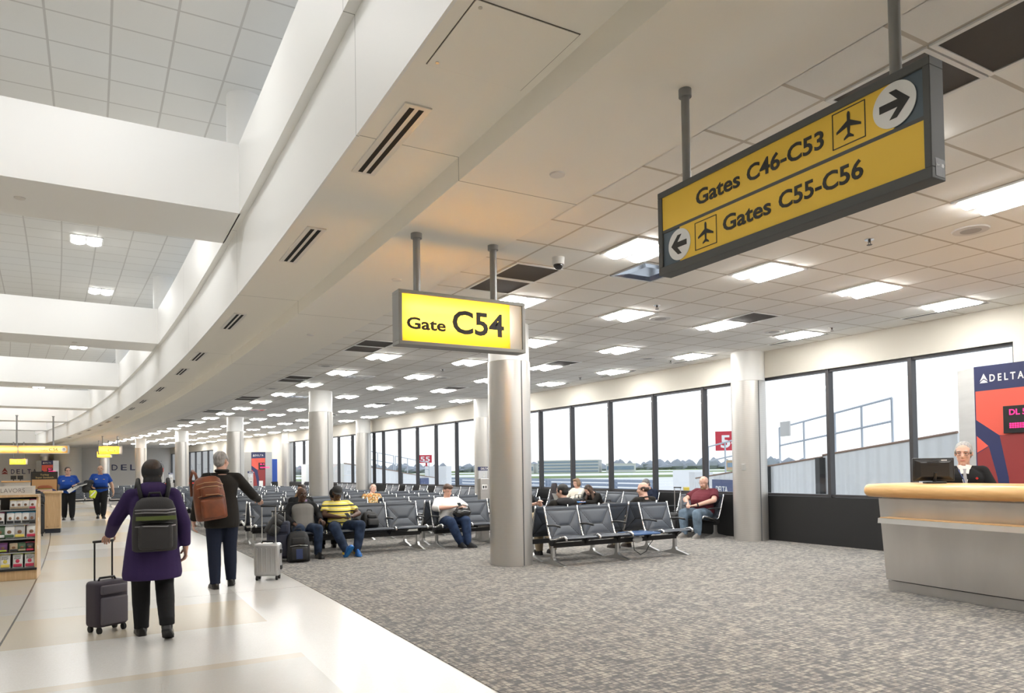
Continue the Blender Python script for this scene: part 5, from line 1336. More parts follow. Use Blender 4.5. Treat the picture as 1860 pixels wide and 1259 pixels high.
MB().box(N+V((.115,-.143,-.13)),(.022,.008,.022),(0,.78,0)).build('red_pin', mat('red enamel',(.55,.03,.03),.3), t)
# ------------------------------------------------------------------ gate counter
t = thing('gate_counter', 'stainless gate counter with a honey maple bullnose top', 'counter', (0,0,0))
YL, YR = 5.08, 1.2      # left (far) end and the end beyond the frame
def bow(Y):             # the front swells gently between its ends
    u_ = (YL-Y)/(YL-YR); return -.16*math.sin(PI*max(0,min(1,u_)))
def ctr_sheet(prof, y0, y1, n=14, closed=True):
    m = MB(); R_ = []
    for k in range(n+1):
        Y = y0+(y1-y0)*k/n; R_.append([V((x+bow(Y)*b_, Y, z)) for x, z, b_ in prof])
    return m.rings(R_)
ctr_sheet([(7.80,.0,1),(8.2,.0,0),(8.2,.11,0),(7.80,.11,1)], YL, YR).build('plinth', mat('dull stainless base', (.50,.49,.48), .42, metal=.9, var=(1.2,.06,(1,3,1))), t, smooth=30)
ctr_sheet([(7.765,.125,1),(8.2,.125,0),(8.2,1.06,0),(7.655,1.06,1)], YL+.0, YR).build('front_panel', mat('brushed steel counter front', (.60,.585,.565), .38, metal=.9, var=(1.2,.05,(1,3,1))), t, smooth=30)
ctr_sheet([(7.70,1.06,1),(8.2,1.06,0),(8.2,1.10,0),(7.70,1.10,1)], YL-.02, YR).build('reveal', M_steel, t, smooth=30)
m = MB(); R_ = []
nose = [(7.52+.075*(1-math.cos(a)), 1.155+.072*math.sin(a)) for a in [PI/2-PI*k/12 for k in range(13)]]
nose = [(7.60-.078*math.cos(a), 1.150+.075*math.sin(a)) for a in [PI/2-PI*k/12 for k in range(13)]]
for k in range(19):
    u_ = k/18
    if k < 5: Y = YL+.12-.09*(1-math.cos(PI/2*k/4))*0-.03*k*0; ins = .10*(1-math.sin(PI/2*k/4)); Y = YL+.13-.10*(1-math.cos(PI/2*k/4))
    else: Y = YL+.03+(YR-YL-.03)*(k-4)/14; ins = 0
    sc = 1-ins*4.0
    R_.append([V((7.60+(x-7.60)*max(.15,sc)+ins*.5+bow(Y), Y, 1.150+(z-1.150)*max(.2,sc))) for x, z in nose]+[V((8.28-ins, Y, 1.150-.075*max(.2,sc))), V((8.28-ins, Y, 1.150+.075*max(.2,sc)))])
m.rings(R_).build('counter_top', M_maple, t, smooth=40)
ctr_sheet([(7.49,.79,1),(7.76,.79,1),(7.76,.846,1),(7.50,.846,1)], YL-.10, YR).build('ledge_edge', M_steel, t, smooth=30)
ctr_sheet([(7.515,.847,1),(7.70,.847,1),(7.70,.853,1),(7.515,.853,1)], YL-.11, YR).build('ledge_top', M_maple, t, smooth=30)
mo = thing('monitor', 'black desktop monitor seen from behind on the counter', 'monitor', (8.02,4.66,1.225), -.62+PI)
m = MB(); m.rbox((0,.0,.155),(.44,.035,.26),.012, rot=None).build('panel', M_blackpl, mo, smooth=40)
m = MB(); R_ = [[V((x,y_,.155+z)) for x, z in ((-w_,-h_),(w_,-h_),(w_,h_),(-w_,h_))] for y_, w_, h_ in ((.017,.205,.115),(.05,.15,.08))]; m.rings(R_).build('rear_shell', M_blackpl, mo, bevel=.006)
MB().cyl((0,.02,.012),(0,.06,.12),.020,.016,n=14).build('neck', M_blackpl, mo, smooth=40); MB().rbox((0,.03,.010),(.22,.16,.02),.05).build('base', M_blackpl, mo, smooth=40)
MB().bx(-.135,-.075,.0178,.0200+.012,.235,.262).build('sticker', M_signwhite, mo); m = MB()
for k in range(5): m.bx(-.04,.08,.046,.052,.20+.012*k,.204+.012*k)
m.build('vent_slots', M_slot, mo)

# ------------------------------------------------------------------ display towers
def delta_mark(m_, fn, cx, cz, w, h, d0, d1):
    m_.prism([(-w/2,-h*.18),(0,h*.62),(w/2,-h*.18),(0,.12*h)], lambda a,b,dd: fn(cx+a,cz+b,dd), d0, d1)
    m_.prism([(-w*.42,-h*.26),(-w*.05,-.02*h),(w*.05,-.02*h),(w*.42,-h*.26),(w*.5,-h*.36),(-w*.5,-h*.36)], lambda a,b,dd: fn(cx+a,cz+b,dd), d0, d1)
def tower(label, loc, rz, w, h, d, full=True):
    """front face at local y=0 looking to -y; splayed steel sides"""
    t = thing('display_tower', label, 'display', loc, rz)
    m = MB(); sp_ = .36
    m.prism([(0,.004),(w,.004),(w+sp_,d),(-sp_,d)], lambda a,b,dd: V((a,b,dd)), 0, h); m.build('steel_body', M_steel, t)
    MB().bx(.0,w,-.012,.004,0.0,h-.0).build('front_panel', M_navy, t)
    def poly(name, pts, mt, y=-.0145): MB().prism(pts, lambda a,b,dd: V((a,dd,b)), y, -.012).build(name, mt, t)
    z = h-2.75
    poly('red_field', [(.015,2.41+z),(w-.015,2.43+z),(w-.015,1.75+z),(.30,1.80+z),(.015,2.02+z)], M_red)
    poly('red_field', [(.015,1.80+z),(.16,1.66+z),(.015,1.57+z)], M_red)
    poly('dark_red_field', [(.015,1.56+z),(.165,1.65+z),(.26,1.24+z),(.30,.9+z),(.015,.9+z)], M_dred)
    poly('dark_red_field', [(.305,1.79+z),(w-.015,2.02+z),(w-.015,.9+z),(.42,.9+z),(.40,1.24+z)], M_dred, -.0150)
    m = MB(); delta_mark(m, lambda a,b,dd: V((a,dd,b)), .125, 2.565+z, .10, .13, -.0150, -.012); m.build('triangle_logo', M_signwhite, t)
    fit_text(t, 'D E L T A', .20, .615, 2.53+z, .098, M_signwhite, -.0155, .02, .001)
    b = MB().bx(.37,w-.04,-.05,-.012,1.82+z,2.18+z).build('display_box', M_blackpl, t, bevel=.004)
    M_led = MATS.get('led') or emis('led', (1.0,.04,.22), 2.2); MATS['led'] = M_led
    text('led_text', 'DL 5', .105, M_led, b, (.44,-.0515,2.06+z), (PI/2,0,0), 'LEFT', .0006, .002)
    m = MB()
    for k in range(16):
        for q in range(3): m.bx(.445+k*.03,.468+k*.03,-.0516,-.050,1.885+q*.025+z,1.903+q*.025+z)
    m.build('led_row', M_led, b)
    return t
tower('navy and red airline display tower behind the counter agent', (10.33,5.40,0), -PI/2, 1.55, 2.76, .25)
q = Vector((6.44,40.2,0))
tt = tower('distant navy and red airline display tower by the cream wall', q, -.05, .72, 2.55, .10)
MB().bx(.38,.58,-.06,-.016,.35,1.0).build('brochure_holder', M_white_pl, tt)
t = thing('blue_partition', 'plain bright blue panel standing beside the distant tower', 'partition', (7.46,40.7,0), -.05)
MB().bx(0,.42,0,.06,.05,2.18).build('panel', mat('bright blue board', (.03,.10,.47), .5), t)
for x in (.06,.36): MB().bx(x-.03,x+.03,-.12,.18,0,.05).build('foot', M_steel2, t)
# power pillars with small airline signs
def pillar(label, x, y, h=1.27, rz=0.0):
    t = thing('charging_pillar', label, 'charging pillar', (x,y,0), rz)
    MB().bx(-.09,.09,-.07,.07,0,h).build('post', M_steel, t, bevel=.006)
    MB().bx(-.095,.095,-.012,.012,h,h+.16).build('sign_plate', mat('pale grey sign', (.60,.61,.63), .45), t); MB().bx(-.105,.105,-.016,.016,h+.16,h+.235).build('sign_header', M_navy, t)
    text('lettering', 'DELTA', .055, M_signwhite, t, (-.055,-.0175,h+.178), (PI/2,0,0), 'LEFT', .0005, .001)
    m = MB(); m.cyl((0.02,-.0145,h+.05),(0.02,-.012,h+.05),.028,n=14).bx(.012,.028,-.0145,-.012,h+.05,h+.115); m.build('plug_pictogram', M_signwhite, t)
    b = MB().bx(-.06,.06,-.078,-.07,h-.22,h-.12).build('outlet_plate', M_white_pl, t, bevel=.003)
    for x_ in (-.025,.025): MB().bx(x_-.014,x_+.014,-.0795,-.078,h-.195,h-.145).build('socket', M_slot, b)
pillar('steel charging pillar behind the woman in white, beside the big column', 6.46, 12.75)
pillar('steel charging pillar at the third aisle column', 4.55, 28.6)
pillar('steel charging pillar at the fourth aisle column', 2.45, 38.9)
# queue posts with red belts
for k, (x0, x1, y) in enumerate(((2.3,2.75,41.6),(3.45,4.3,42.0),(6.3,6.9,43.2))):
    for q_, x in enumerate((x0, x1)):
        t = thing('queue_post', 'steel queue post carrying a red belt, %s pair, %s one' % (['aisle side','middle','tower side'][k], ['first','second'][q_]), 'queue post', (x,y,0), 0, 'queue posts with red belts')
        MB().cyl((0,0,0),(0,0,.025),.17,.15,n=20).build('base', M_steel2, t, smooth=40); MB().cyl((0,0,.025),(0,0,.97),.032,n=14).build('post', M_steel2, t, smooth=40); MB().cyl((0,0,.97),(0,0,1.02),.04,n=14).build('belt_head', M_blackpl, t, smooth=40)
    tag(MB().bx(x0+.04,x1-.04,y-.004,y+.004,.90,.965).build('red_belt', mat('red webbing', (.60,.03,.02), .6)), 'red retractable belt between the %s queue posts' % ['aisle side','middle','tower side'][k], 'belt', 'red belts')
t = thing('height_marker', 'slim pole with red tip beside the queue posts', 'pole', (2.18,40.6,0))
MB().cyl((0,0,0),(0,0,1.55),.035,n=10).build('shaft', M_steel2, t); MB().cyl((0,0,1.55),(0,0,1.75),.036,n=10).build('red_tip', mat('red webbing', (.6,.03,.02)), t); MB().cyl((0,0,0),(0,0,.03),.16,n=16).build('base', M_steel2, t)
# mobility chair parked by the blue panel
t = thing('wheelchair', 'empty wheelchair parked by the distant column', 'wheelchair', (7.55,39.0,0), .6)
for sx in (-1,1):
    MB().tube([(sx*.27,.05+.29*math.cos(a),.30+.29*math.sin(a)) for a in [2*PI*k/24 for k in range(24)]],.016,6,closed=True).build('wheel', M_rubber, t, smooth=True)
    MB().tube([(sx*.23,.20,.95),(sx*.23,.16,.50),(sx*.23,-.28,.48),(sx*.23,-.36,.12)],.014,6).build('side_frame', M_chrome, t, smooth=True); MB().rbox((sx*.25,-.04,.70),(.05,.30,.03),.012).build('armrest', M_blackpl, t)
    MB().cyl((sx*.23-.02,-.30,.08),(sx*.23+.02,-.30,.08),.08,n=14).build('caster', M_rubber, t)
MB().rbox((0,-.06,.48),(.44,.42,.05),.02).build('seat', nylon, t); MB().box((0,.18,.74),(.44,.03,.42),(-.1,0,0)).build('backrest', nylon, t)

# ------------------------------------------------------------------ lettering on the far wall
def wall_word(x0, x1, z0, cap, label, y=67.59):
    t = thing('wall_lettering', label, 'lettering', (0,y,0))
    w_ = (x1-x0)
    for k, c_ in enumerate('DELTA'):
        o = text('letter', c_, cap/.729, M_navy, t, (0,0,0), (PI/2,0,0), 'LEFT', .03, cap*.01)
        xs = [v.co.x for v in o.data.vertices]; cw = w_*.135; o.scale = (cw/(max(xs)-min(xs)),1,1); o.location = (x0+w_*(k*.2125+.0)-min(xs)*o.scale.x, 0, z0)
    return t
t = wall_word(-.17, 3.0, 1.80, .50, 'large navy airline name on the far grey wall')
m = MB(); delta_mark(m, lambda a,b,dd: V((a,dd,b)), -.75, 2.0, .6, .62, -.03, .0); m.build('triangle_logo', M_dred, t)
t = wall_word(-7.02, -5.35, 1.62, .38, 'smaller navy airline name with red triangle on the shadowed wall')
m = MB(); delta_mark(m, lambda a,b,dd: V((a,dd,b)), -7.42, 1.80, .42, .52, -.03, .0); m.build('triangle_logo', M_dred, t)
t = thing('wall_emblem', 'thin round emblem on the far wall past the airline name', 'emblem', (3.35,67.58,2.0))
MB().tube([(.36*math.cos(a),0,.36*math.sin(a)) for a in [2*PI*k/32 for k in range(32)]],.02,6,closed=True).tube([(-.25,0,-.05),(-.08,0,.08),(.08,0,-.02),(.25,0,.10)],.018,6).tube([(-.2,0,-.15),(0,0,-.04),(.2,0,-.12)],.018,6).build('ring', mat('grey emblem', (.32,.33,.35), .5), t, smooth=True)
for k in range(3): MB().box((-.16+.16*k,0,.52),(.06,.02,.07)).build('letter', MATS['grey emblem'], t)
# small counter at the far gate
t = thing('gate_counter', 'small steel gate counter under the far airline name', 'counter', (-6.0,61.5,0))
MB().bx(-.75,.75,-.1,.5,0,1.0).build('body', M_steel, t); MB().rbox((0,.1,1.05),(1.9,.75,.10),.05).build('counter_top', M_maple, t, smooth=40)
for k, x in enumerate((-.25,.15)):
    o = thing('monitor', 'small dark monitor on the far gate counter, %s' % ['near the sign','near the doorway'][k], 'monitor', (-6.0+x,61.6,1.10), PI)
    MB().rbox((0,0,.24),(.34,.04,.28),.01).build('panel', M_blackpl, o); MB().cyl((0,0,0),(0,0,.12),.03,n=10).build('stand', M_blackpl, o)
tower('small far display tower beside the dark doorway', (-4.85,65.2,0), 0, .75, 2.6, .2)

# ------------------------------------------------------------------ snack display on the hall side
t = thing('snack_display', 'light wood snack display with five stepped shelves', 'display shelf', (0,0,0))
X0, X1, YF = -2.35, -.955, 12.08
MB().bx(X0,X1,YF+.02,YF+.62,0,.135).build('base', M_oak, t, bevel=.004)
MB().bx(X0,X1,YF-.005,YF+.02,.135,.165).build('base_edge', M_blackpl, t)
for x in (X0,X1-.028): MB().prism([(0,.135),(.60,.135),(.60,1.185),(.30,1.185),(.20,.9),(.05,.45)], lambda a,b,dd: V((dd,YF+.02+a,b)), x, x+.028).build('side_panel', M_oak, t)
MB().bx(X0,X1,YF+.59,YF+.62,.135,1.185).build('back_panel', mat('grey backing board', (.16,.16,.165), .6), t)
MB().bx(X0,X1,YF+.22,YF+.62,1.155,1.19).build('top_rail', M_oak, t)
SH = [(.165,.02),(.385,.06),(.575,.10),(.775,.15),(.975,.20)]
for z, dy in SH: MB().bx(X0+.03,X1-.03,YF+dy,YF+.58,z-.012,z).build('shelf', mat('clear grey shelf', (.35,.36,.37), .25), t)
hd = MB().bx(X0+.05,X1-.04,YF+.28,YF+.30,1.19,1.315).build('header_board', mat('pale header card', (.72,.69,.64), .5), t)
text('lettering', 'NEW FLAVORS', .088, mat('brown grey print', (.16,.13,.12), .6), hd, (-1.66,YF+.2785,1.222), (PI/2,0,0), 'LEFT', .0006, -.001, .92)
for (x_, n_) in ((-1.16,5),): 
    m = MB()
    for k in range(n_): m.bx(x_,x_+.13,YF+.2782,YF+.28,1.215+.018*k,1.222+.018*k)
    m.build('small_print', mat('faint grey print', (.52,.5,.47), .6), hd)
BAG = {}
def snack(label, x, z, y, w, h, body, band, top, words=None, tilt=-.18):
    t = thing('snack_bag', label, 'snack bag', (x,y,z), random.uniform(-.08,.08), 'snack bags on the stepped display'); t.rotation_euler.x = tilt
    m = MB(); n = 10; R_ = []
    for k in range(n+1):
        u_ = k/n; th = .002+.030*math.sin(PI*min(1,max(0,(u_-.06)/.88)))**.6 if .06 < u_ < .94 else .002
        wd = w*(1-.06*math.sin(PI*u_))
        R_.append([V((wd/2*math.copysign(abs(math.cos(a))**.6,math.cos(a)), th*math.copysign(abs(math.sin(a))**.8,math.sin(a)), h*u_)) for a in [2*PI*q/20 for q in range(20)]])
    m.rings(R_); o = m.build('pouch', body, t, smooth=50)
    MB().rbox((0,0,h*.93),(w*.97,.016,h*.15),.006).build('top_seal', top, t, smooth=40)
    MB().rbox((0,-.026,h*.16),(w*.80,.020,h*.20),.006).build('colour_band', band, t, smooth=40)
    MB().ell((0,-.029,h*.45),(w*.20,.008,h*.13),n=14,k=8).build('picture', mat('brown food print', (.20,.10,.05), .6) if not words else band, t, smooth=True)
    if words:
        for q, s_ in enumerate(words): fit_text(t, s_, -w*.30, w*.30, h*(.70-.12*q), h*.085, M_ink, -.036, .006, .002)
c = lambda n, col: mat('bag '+n, col, .35, spec=.6)
yel, mag, wht, cyan, blk, grn, redb, lime, pur, kraft = c('yellow',(.72,.58,.10)), c('magenta',(.35,.02,.12)), c('white',(.74,.74,.73)), c('blue',(.02,.22,.42)), c('black',(.02,.02,.02)), c('green',(.05,.11,.05)), c('red',(.52,.03,.08)), c('lime',(.38,.46,.05)), c('plum',(.12,.03,.14)), c('kraft',(.42,.33,.22))
rows = [
 (.165,.05,.205,.125,[(-1.33+.0,'white popcorn bag with yellow top, lowest shelf',wht,yel,yel,('SKINNY','POP')),(-1.185,'white popcorn bag with lime top, lowest shelf middle',wht,redb,lime,('SKINNY','POP')),(-1.045,'white popcorn bag with lime top, lowest shelf end',wht,redb,lime,('SKINNY','POP')),(-1.48,'white popcorn bag half out of frame, lowest shelf',wht,yel,yel,('SKINNY','POP'))]),
 (.385,.09,.135,.11,[(-1.36,'plum bag with green band, second shelf',pur,lime,pur,None),(-1.235,'clear brown bag with dark top, second shelf',kraft,blk,blk,None),(-1.14,'dark green bag, second shelf',grn,kraft,blk,None),(-1.045,'black bag with red front, second shelf end',blk,redb,redb,None)]),
 (.575,.13,.195,.135,[(-1.40,'dark green pouch, third shelf edge of frame',grn,wht,grn,None),(-1.29,'green and white pouch with leaf print, third shelf',wht,grn,grn,None),(-1.17,'silver pouch with yellow band, third shelf',c('silver',(.45,.45,.45)),yel,yel,None),(-1.03,'large white bag with red band, third shelf end',wht,redb,redb,None)]),
 (.775,.18,.17,.095,[(-1.40,'silver pouch with magenta top, fourth shelf',wht,blk,mag,None),(-1.285,'grey pouch with blue top and dark print, fourth shelf',wht,blk,cyan,None),(-1.195,'grey pouch with blue top, middle of fourth shelf',wht,blk,cyan,None),(-1.105,'grey pouch with blue top, next to the fourth shelf end',wht,blk,cyan,None),(-1.03,'narrow grey pouch at the fourth shelf end',c('smoke',(.3,.3,.31)),blk,cyan,None)]),
 (.975,.23,.145,.09,[(-1.45,'white and red bag at the frame edge, top shelf',wht,redb,wht,None),(-1.255,'white bag with yellow top, first of the top shelf',wht,kraft,yel,None),(-1.185,'white bag with yellow top, second of the top shelf',wht,kraft,yel,None),(-1.11,'white bag with yellow top and brown band, top shelf',wht,kraft,yel,None),(-1.025,'magenta topped bag at the top shelf end',wht,redb,mag,None)])]
for z, dy, h, w_, items in rows:
    for x, lab, b_, bd, tp, wd in items: snack(lab, x, z+.004, YF+dy+.035, w_, h, b_, bd, tp, wd)
for k, (z, dy) in enumerate(SH[1:]): tag(MB().box((X1+.006,YF+dy+.02,z+.06),(.004,.03,.05)).build('price_tag', M_signwhite), 'small white price tag clipped at the display side, %s from below' % ORD[k], 'price tag', 'price tags on the display side')

# podium, menu sign and luggage behind the display
t = thing('podium', 'oak panelled podium with dark base beside the menu sign', 'podium', (-1.37,21.6,0))
MB().bx(-.15,.17,-.12,.22,.0,.11).build('base', mat('dark blue base', (.015,.02,.03), .5), t); MB().bx(-.16,.18,-.13,.23,.11,1.0).build('body', M_oak, t)
m = MB()
for b in ((-.12,.14,.16,.18),(-.12,.14,.93,.95),(-.12,-.10,.16,.95),(.12,.14,.16,.95)): m.bx(b[0],b[1],-.138,-.13,b[2],b[3])
m.build('panel_moulding', M_oak, t); MB().rbox((.01,.05,1.03),(.42,.44,.06),.02).build('top', M_oak, t, smooth=40)
t = thing('menu_sign', 'upright poster of a filled sandwich on a blue plate', 'sign', (-1.56,21.95,0))
MB().bx(-.30,.28,.0,.04,.0,1.56).build('board', M_blackpl, t)
MB().bx(-.28,.26,-.006,.0,.90,1.36).build('poster', mat('warm brown poster', (.50,.28,.12), .5), t); MB().bx(-.28,.26,-.008,.0,1.36,1.54).build('title_band', mat('black brown title', (.03,.024,.016), .5), t)
for q, s_ in enumerate(('Turkey','Super Sandwich')): fit_text(t, s_, (-.10,-.20)[q], (.09,.19)[q], 1.46-.07*q, .045, mat('gold print',(.55,.40,.16),.5), -.010, .004)
MB().ell((0,-.008,1.06),(.25,.012,.075),n=24,k=8).build('plate', mat('blue plate', (.02,.03,.14), .3), t, smooth=True)
MB().ell((0,-.016,1.08),(.17,.012,.05),n=20,k=8).build('filling', mat('meat filling', (.62,.42,.33), .6), t, smooth=True); MB().ell((0,-.018,1.115),(.16,.012,.018),n=20,k=8).build('lettuce', mat('lettuce green', (.18,.26,.05), .6), t, smooth=True)
MB().ell((0,-.016,1.15),(.165,.014,.062),n=20,k=8).build('bun', mat('bun crust', (.30,.085,.03), .5), t, smooth=True); MB().ell((-.06,-.010,.95),(.08,.008,.035),n=14,k=6).build('dark_print', M_ink, t, smooth=True)
suitcase('tall black suitcase standing between the display and the podium', (-1.66,20.6,0), .1, .36, .26, .72, nylon, nylon, .30)
backpack('backpack', 'black bag resting on the tall black suitcase', (-1.60,20.42,.80), (0,0,.2), .30, .16, .26, nylon, cat='bag')

# ------------------------------------------------------------------ airfield outside
M_apron = mat('pale concrete apron', (.70,.71,.72), .9, var=(.03,.10)); M_grass = mat('spring grass', (.17,.24,.08), .95, var=(.01,.25)); M_taxi = mat('pale taxiway', (.76,.77,.78), .9)
GZ = -5.0
hd_ = Vector((.66,.75,0)); rt = Vector((.75,-.66,0))
m = MB()
for d0, d1, k in ((-60,430,0),(430,560,1),(560,760,2),(760,960,1),(960,1200,2),(1200,2600,1)):
    m.add([hd_*d0-rt*2500+V((0,0,GZ)), hd_*d0+rt*2500+V((0,0,GZ)), hd_*d1+rt*2500+V((0,0,GZ)), hd_*d1-rt*2500+V((0,0,GZ))], [(0,1,2,3)], k)
struct(m.build('ground', [M_apron,M_grass,M_taxi]), 'airfield of pale concrete, grass strips and taxiways', 'ground')
# bare spring trees along the horizon
M_tree = mat('hazy bare trees', (.30,.33,.38), .95)
m = MB(); rr = random.Random(3)
for k in range(420):
    a = -1500+3300*k/420+rr.uniform(-6,6); D = rr.uniform(1350,1600); p = hd_*D+rt*a; h = rr.uniform(11,22); w_ = rr.uniform(9,16)
    R_ = []
    for zf, wf in ((0,.7),(.3,1.0),(.6,.85),(.85,.45),(1,.08)):
        R_.append([p+V((w_*wf*math.cos(x)*rr.uniform(.75,1.2), w_*wf*math.sin(x)*rr.uniform(.75,1.2), GZ+h*zf)) for x in [2*PI*q/7 for q in range(7)]])
    m.rings(R_)
o = m.build('treeline', M_tree); o['kind'] = 'stuff'; o['label'] = 'hazy line of bare trees beyond the airfield'; o['category'] = 'trees'
def far_box(name, label, D, side, w_, d_, h, mt, cat='building', bands=None):
    p = hd_*D+rt*side; rz = math.atan2(rt.y, rt.x)
    t = thing(name, label, cat, (p.x,p.y,GZ), rz)
    MB().bx(-w_/2,w_/2,0,d_,0,h).build('walls', mt, t); MB().bx(-w_/2-.4,w_/2+.4,-.4,d_+.4,h,h+.6).build('roof', M_wall_grey, t)
    for k in range(bands or 0): MB().bx(-w_/2+1,w_/2-1,-.3,0,h*(k+.3)/bands,h*(k+.75)/bands).build('window_band', mat('blue glass band', (.22,.30,.40), .2), t)
far_box('terminal_building', 'long glassy office building across the airfield', 860, -115, 75, 40, 15, mat('pale office wall', (.55,.56,.58), .7), bands=4)
far_box('hangar', 'pale low hangar left of the glassy building', 880, -185, 48, 40, 11, mat('white hangar wall', (.66,.67,.69), .7), bands=1)
far_box('warehouse', 'white low warehouse right of the glassy building', 860, -52, 34, 30, 10, mat('white hangar wall', (.66,.67,.69), .7), bands=1)
far_box('brick_depot', 'tan depot building before the trees', 980, 95, 30, 20, 13, mat('tan depot wall', (.50,.36,.24), .8), bands=1)
far_box('grey_shed', 'grey shed far behind the boarding stairs', 700, -330, 60, 25, 8, mat('grey shed wall', (.35,.37,.42), .8), bands=1)
# blast fence
M_fence = mat('blue grey blast fence', (.30,.35,.44), .7)
fa, fb = Vector((61,185,GZ)), Vector((57,66,GZ)); n = 14
for k in range(n):
    a, b = fa.lerp(fb, k/n), fa.lerp(fb, (k+.97)/n); t = thing('blast_fence', 'slatted blue grey blast fence section, %s from the far end' % ORD[k], 'fence', a, 0, 'blast fence sections'); d_ = b-a; an = math.atan2(d_.y,d_.x); L = d_.length; t.rotation_euler = (0,0,an)
    for q in range(9): MB().box((L/2,-.25*q*.25,.25+.55*q),(L,.10,.40),(.5,0,0)).build('slat', M_fence, t)
    for x in (.3,L-.3): MB().box((x,-.35,2.4),(.15,.5,4.9)).build('post', M_fence, t)
# white trailer and tug on the apron
t = thing('cargo_trailer', 'white box trailer parked on the apron', 'trailer', (105.5,112.5,GZ), -.72)
MB().bx(-3.2,3.2,0,2.5,1.0,5.6).build('box', mat('trailer white', (.75,.76,.77), .5), t); MB().bx(-3.0,3.0,.1,2.4,.6,1.0).build('chassis', M_blackmet, t)
for x in (-2,2): MB().cyl((x,-.05,.5),(x,.3,.5),.5,n=16).build('wheel', M_rubber, t)
t = thing('ground_cart', 'yellow topped service cart on the apron', 'cart', (30.5,32.2,GZ), -.7)
MB().bx(-1.1,1.1,0,1.4,.4,4.9).build('body', mat('grey blue cart', (.22,.26,.32), .6), t); MB().bx(-.5,1.0,-.1,1.5,4.9,5.15).build('roof', mat('yellow cart roof', (.70,.50,.05), .5), t)
for x in (-.7,.7): MB().cyl((x,-.05,.4),(x,.2,.4),.4,n=14).build('wheel', M_rubber, t)

# jet bridges
def corrugated():
    m = mat('white corrugated metal', (.84,.85,.86), .5, spec=.3); tq = NT(m); tc = tq.N.new('ShaderNodeTexCoord'); w_ = tq.N.new('ShaderNodeTexWave'); w_.bands_direction = 'X'; w_.inputs['Scale'].default_value = .75
    tq.L.new(tc.outputs['Object'], w_.inputs['Vector']); bp = tq.N.new('ShaderNodeBump'); bp.inputs['Strength'].default_value = .8; bp.inputs['Distance'].default_value = .05
    tq.L.new(w_.outputs['Fac'], bp.inputs['Height']); tq.L.new(bp.outputs[0], tq.N['Principled BSDF'].inputs['Normal'])
    return m
M_corr = corrugated(); M_rail = mat('galvanised rail', (.48,.53,.60), .5, metal=.3); M_rust = mat('rusty trim', (.30,.20,.15), .8)
def bridge(label, p0, p1, side, segs, rails, rail_h=1.05):
    """p0 and p1: top edges of the visible wall (near, far); side: unit vector away from the viewer"""
    p0, p1 = V(p0), V(p1); t = thing('jet_bridge', label, 'jet bridge', (p0.x,p0.y,0)); d = p1-p0; O = V((p0.x,p0.y,0)); sd = V(side)*2.6
    rz = math.atan2(d.y, d.x); t.rotation_euler = (0,0,rz); Rm = Matrix.Rotation(-rz,3,'Z')
    g = lambda p: Rm@(p-O)
    for k, (a, b, dz) in enumerate(segs):
        q0, q1 = p0+d*a, p0+d*b; vs = []
        for z_ in (-2.9+dz, dz):
            for p in (q0, q1, q1+sd, q0+sd): vs.append(g(p+V((0,0,z_))))
        MB().add(vs, [(0,1,2,3),(7,6,5,4),(0,4,5,1),(1,5,6,2),(2,6,7,3),(3,7,4,0)]).build('tunnel', M_corr, t)
        m = MB(); m.tube([g(q0+V((0,0,dz+.02))), g(q1+V((0,0,dz+.02)))], .03, 6); m.build('edge_trim', M_rust, t)
        if k: 
            MB().box(g(q0+V((0,0,-1.4+dz))-sd*.02), (.22,.25,2.8)).build('joint', M_blackmet, t)
    for a, b in rails:
        q0, q1 = p0+d*a+sd*.15, p0+d*b+sd*.15; n = max(2, int((q1-q0).length/1.5)); m = MB()
        for z_ in (rail_h, rail_h*.52): m.tube([g(q0+V((0,0,z_))), g(q1+V((0,0,z_)))], .03, 6)
        m.build('handrail', M_rail, t)
        for k in range(n+1):
            p = q0.lerp(q1, k/n); MB().tube([g(p-V((0,0,.1))), g(p+V((0,0,rail_h)))], .032, 6).build('rail_post', M_rail, t)
    for a in (.25,.8):
        p = p0+d*a+sd*.5; MB().cyl(g(V((p.x,p.y,GZ))), g(p-V((0,0,2.8))), .3, n=14).build('support_leg', M_wall_grey, t)
    return t, g, p0, d, sd
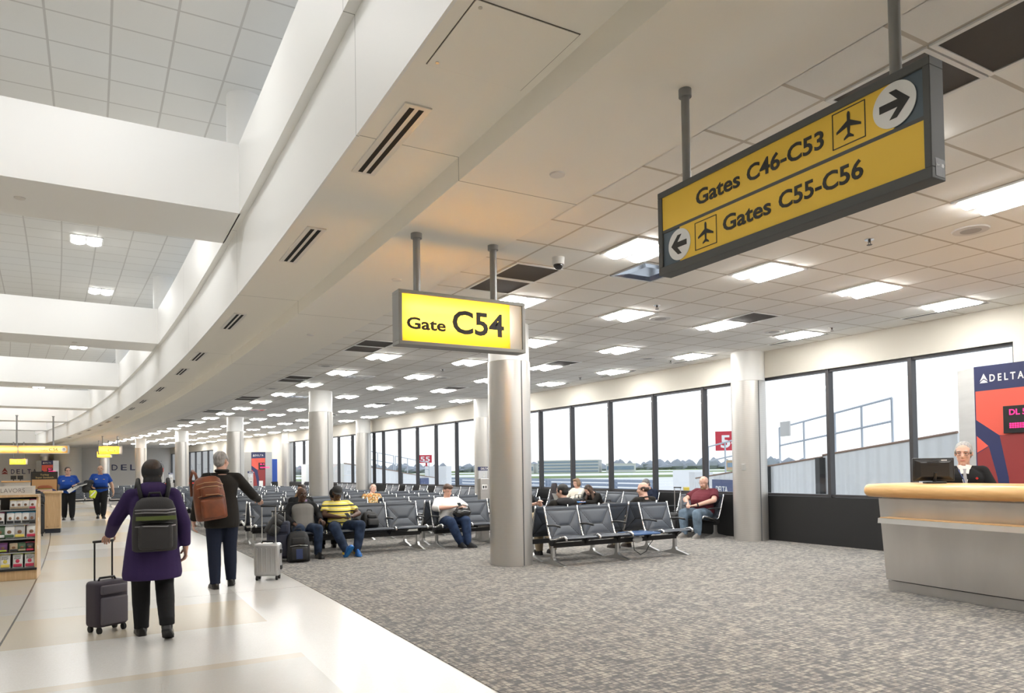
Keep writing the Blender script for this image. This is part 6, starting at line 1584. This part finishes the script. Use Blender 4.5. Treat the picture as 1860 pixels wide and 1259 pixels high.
t, g, p0, d, sd = bridge('white jet bridge sloping away beyond the window column', (15.55,8.5,2.07), (18.49,16.02,1.45), (.93,-.36,0), [(0,.62,.0),(.62,1.0,-.05),(1.0,1.75,-.05)], [(.32,.62),(.64,1.0),(1.12,1.7)], 1.2)
MB().box(g(V((17.95,14.9,2.55))),(.55,.04,.45)).build('notice_board', M_wall_grey, t)
pn = MB().box(g(V((19.62,18.9,.62))-V((.93,-.36,0))*.05), (2.4,.06,.62)).build('airline_panel', mat('blue airline panel', (.06,.085,.20), .5), t)
o = text('lettering', 'DELTA', .34, M_signwhite, t, (0,0,0), (PI/2,0,PI), 'LEFT', .01, .004); c_ = g(V((19.62,18.9,.62))-V((.93,-.36,0))*.09); o.location = (c_.x+.85, c_.y, .45)
MB().box(g(V((21.6,22.3,-.6))),(.6,.8,3.6)).build('end_post', mat('trailer white', (.75,.76,.77), .5), t)
t2, g, p0, d, sd = bridge('white jet bridge descending beyond the second window bay', (10.6,37.1,1.85), (19.3,45.5,.95), (-.69,.72,0), [(0,.55,.0),(.55,1.02,-.05)], [(.20,.55),(.57,1.0)], 1.0)
pn = MB().box(g(V((17.95,44.1,.62))+V((.69,-.72,0))*.05), (1.3,.06,.60)).build('airline_panel', MATS['blue airline panel'], t2)
MB().box(g(V((19.9,46.2,-.3))),(1.0,1.6,4.0)).build('end_cab', MATS['trailer white'], t2)
def gate_number(label, s_, loc, rz, w_, h):
    t = thing('gate_number_sign', label, 'sign', loc, rz)
    MB().bx(-w_/2,w_/2,-.12,.12,0,h).build('red_box', mat('red gate sign', (.56,.03,.055), .45), t)
    fit_text(t, s_, -w_*.33, w_*.36, h*.16, h*.66, M_signwhite, -.125, .02, .006)
    MB().cyl((w_*.1,0,0),(w_*.1,0,-3.4),.07,n=10).build('pole', MATS['red gate sign'], t); MB().bx(w_*.1-.35,w_*.1+.35,-.2,.2,GZ-loc[2],-3.4).build('pedestal', M_wall_grey, t)
gate_number('red gate number sign beside the window column', '54', (28.75,27.4,2.25), -.81, 1.6, 1.03)
gate_number('red gate number 55 sign over the second jet bridge', '55', (19.85,48.5,1.97), -.39, 1.0, .57)
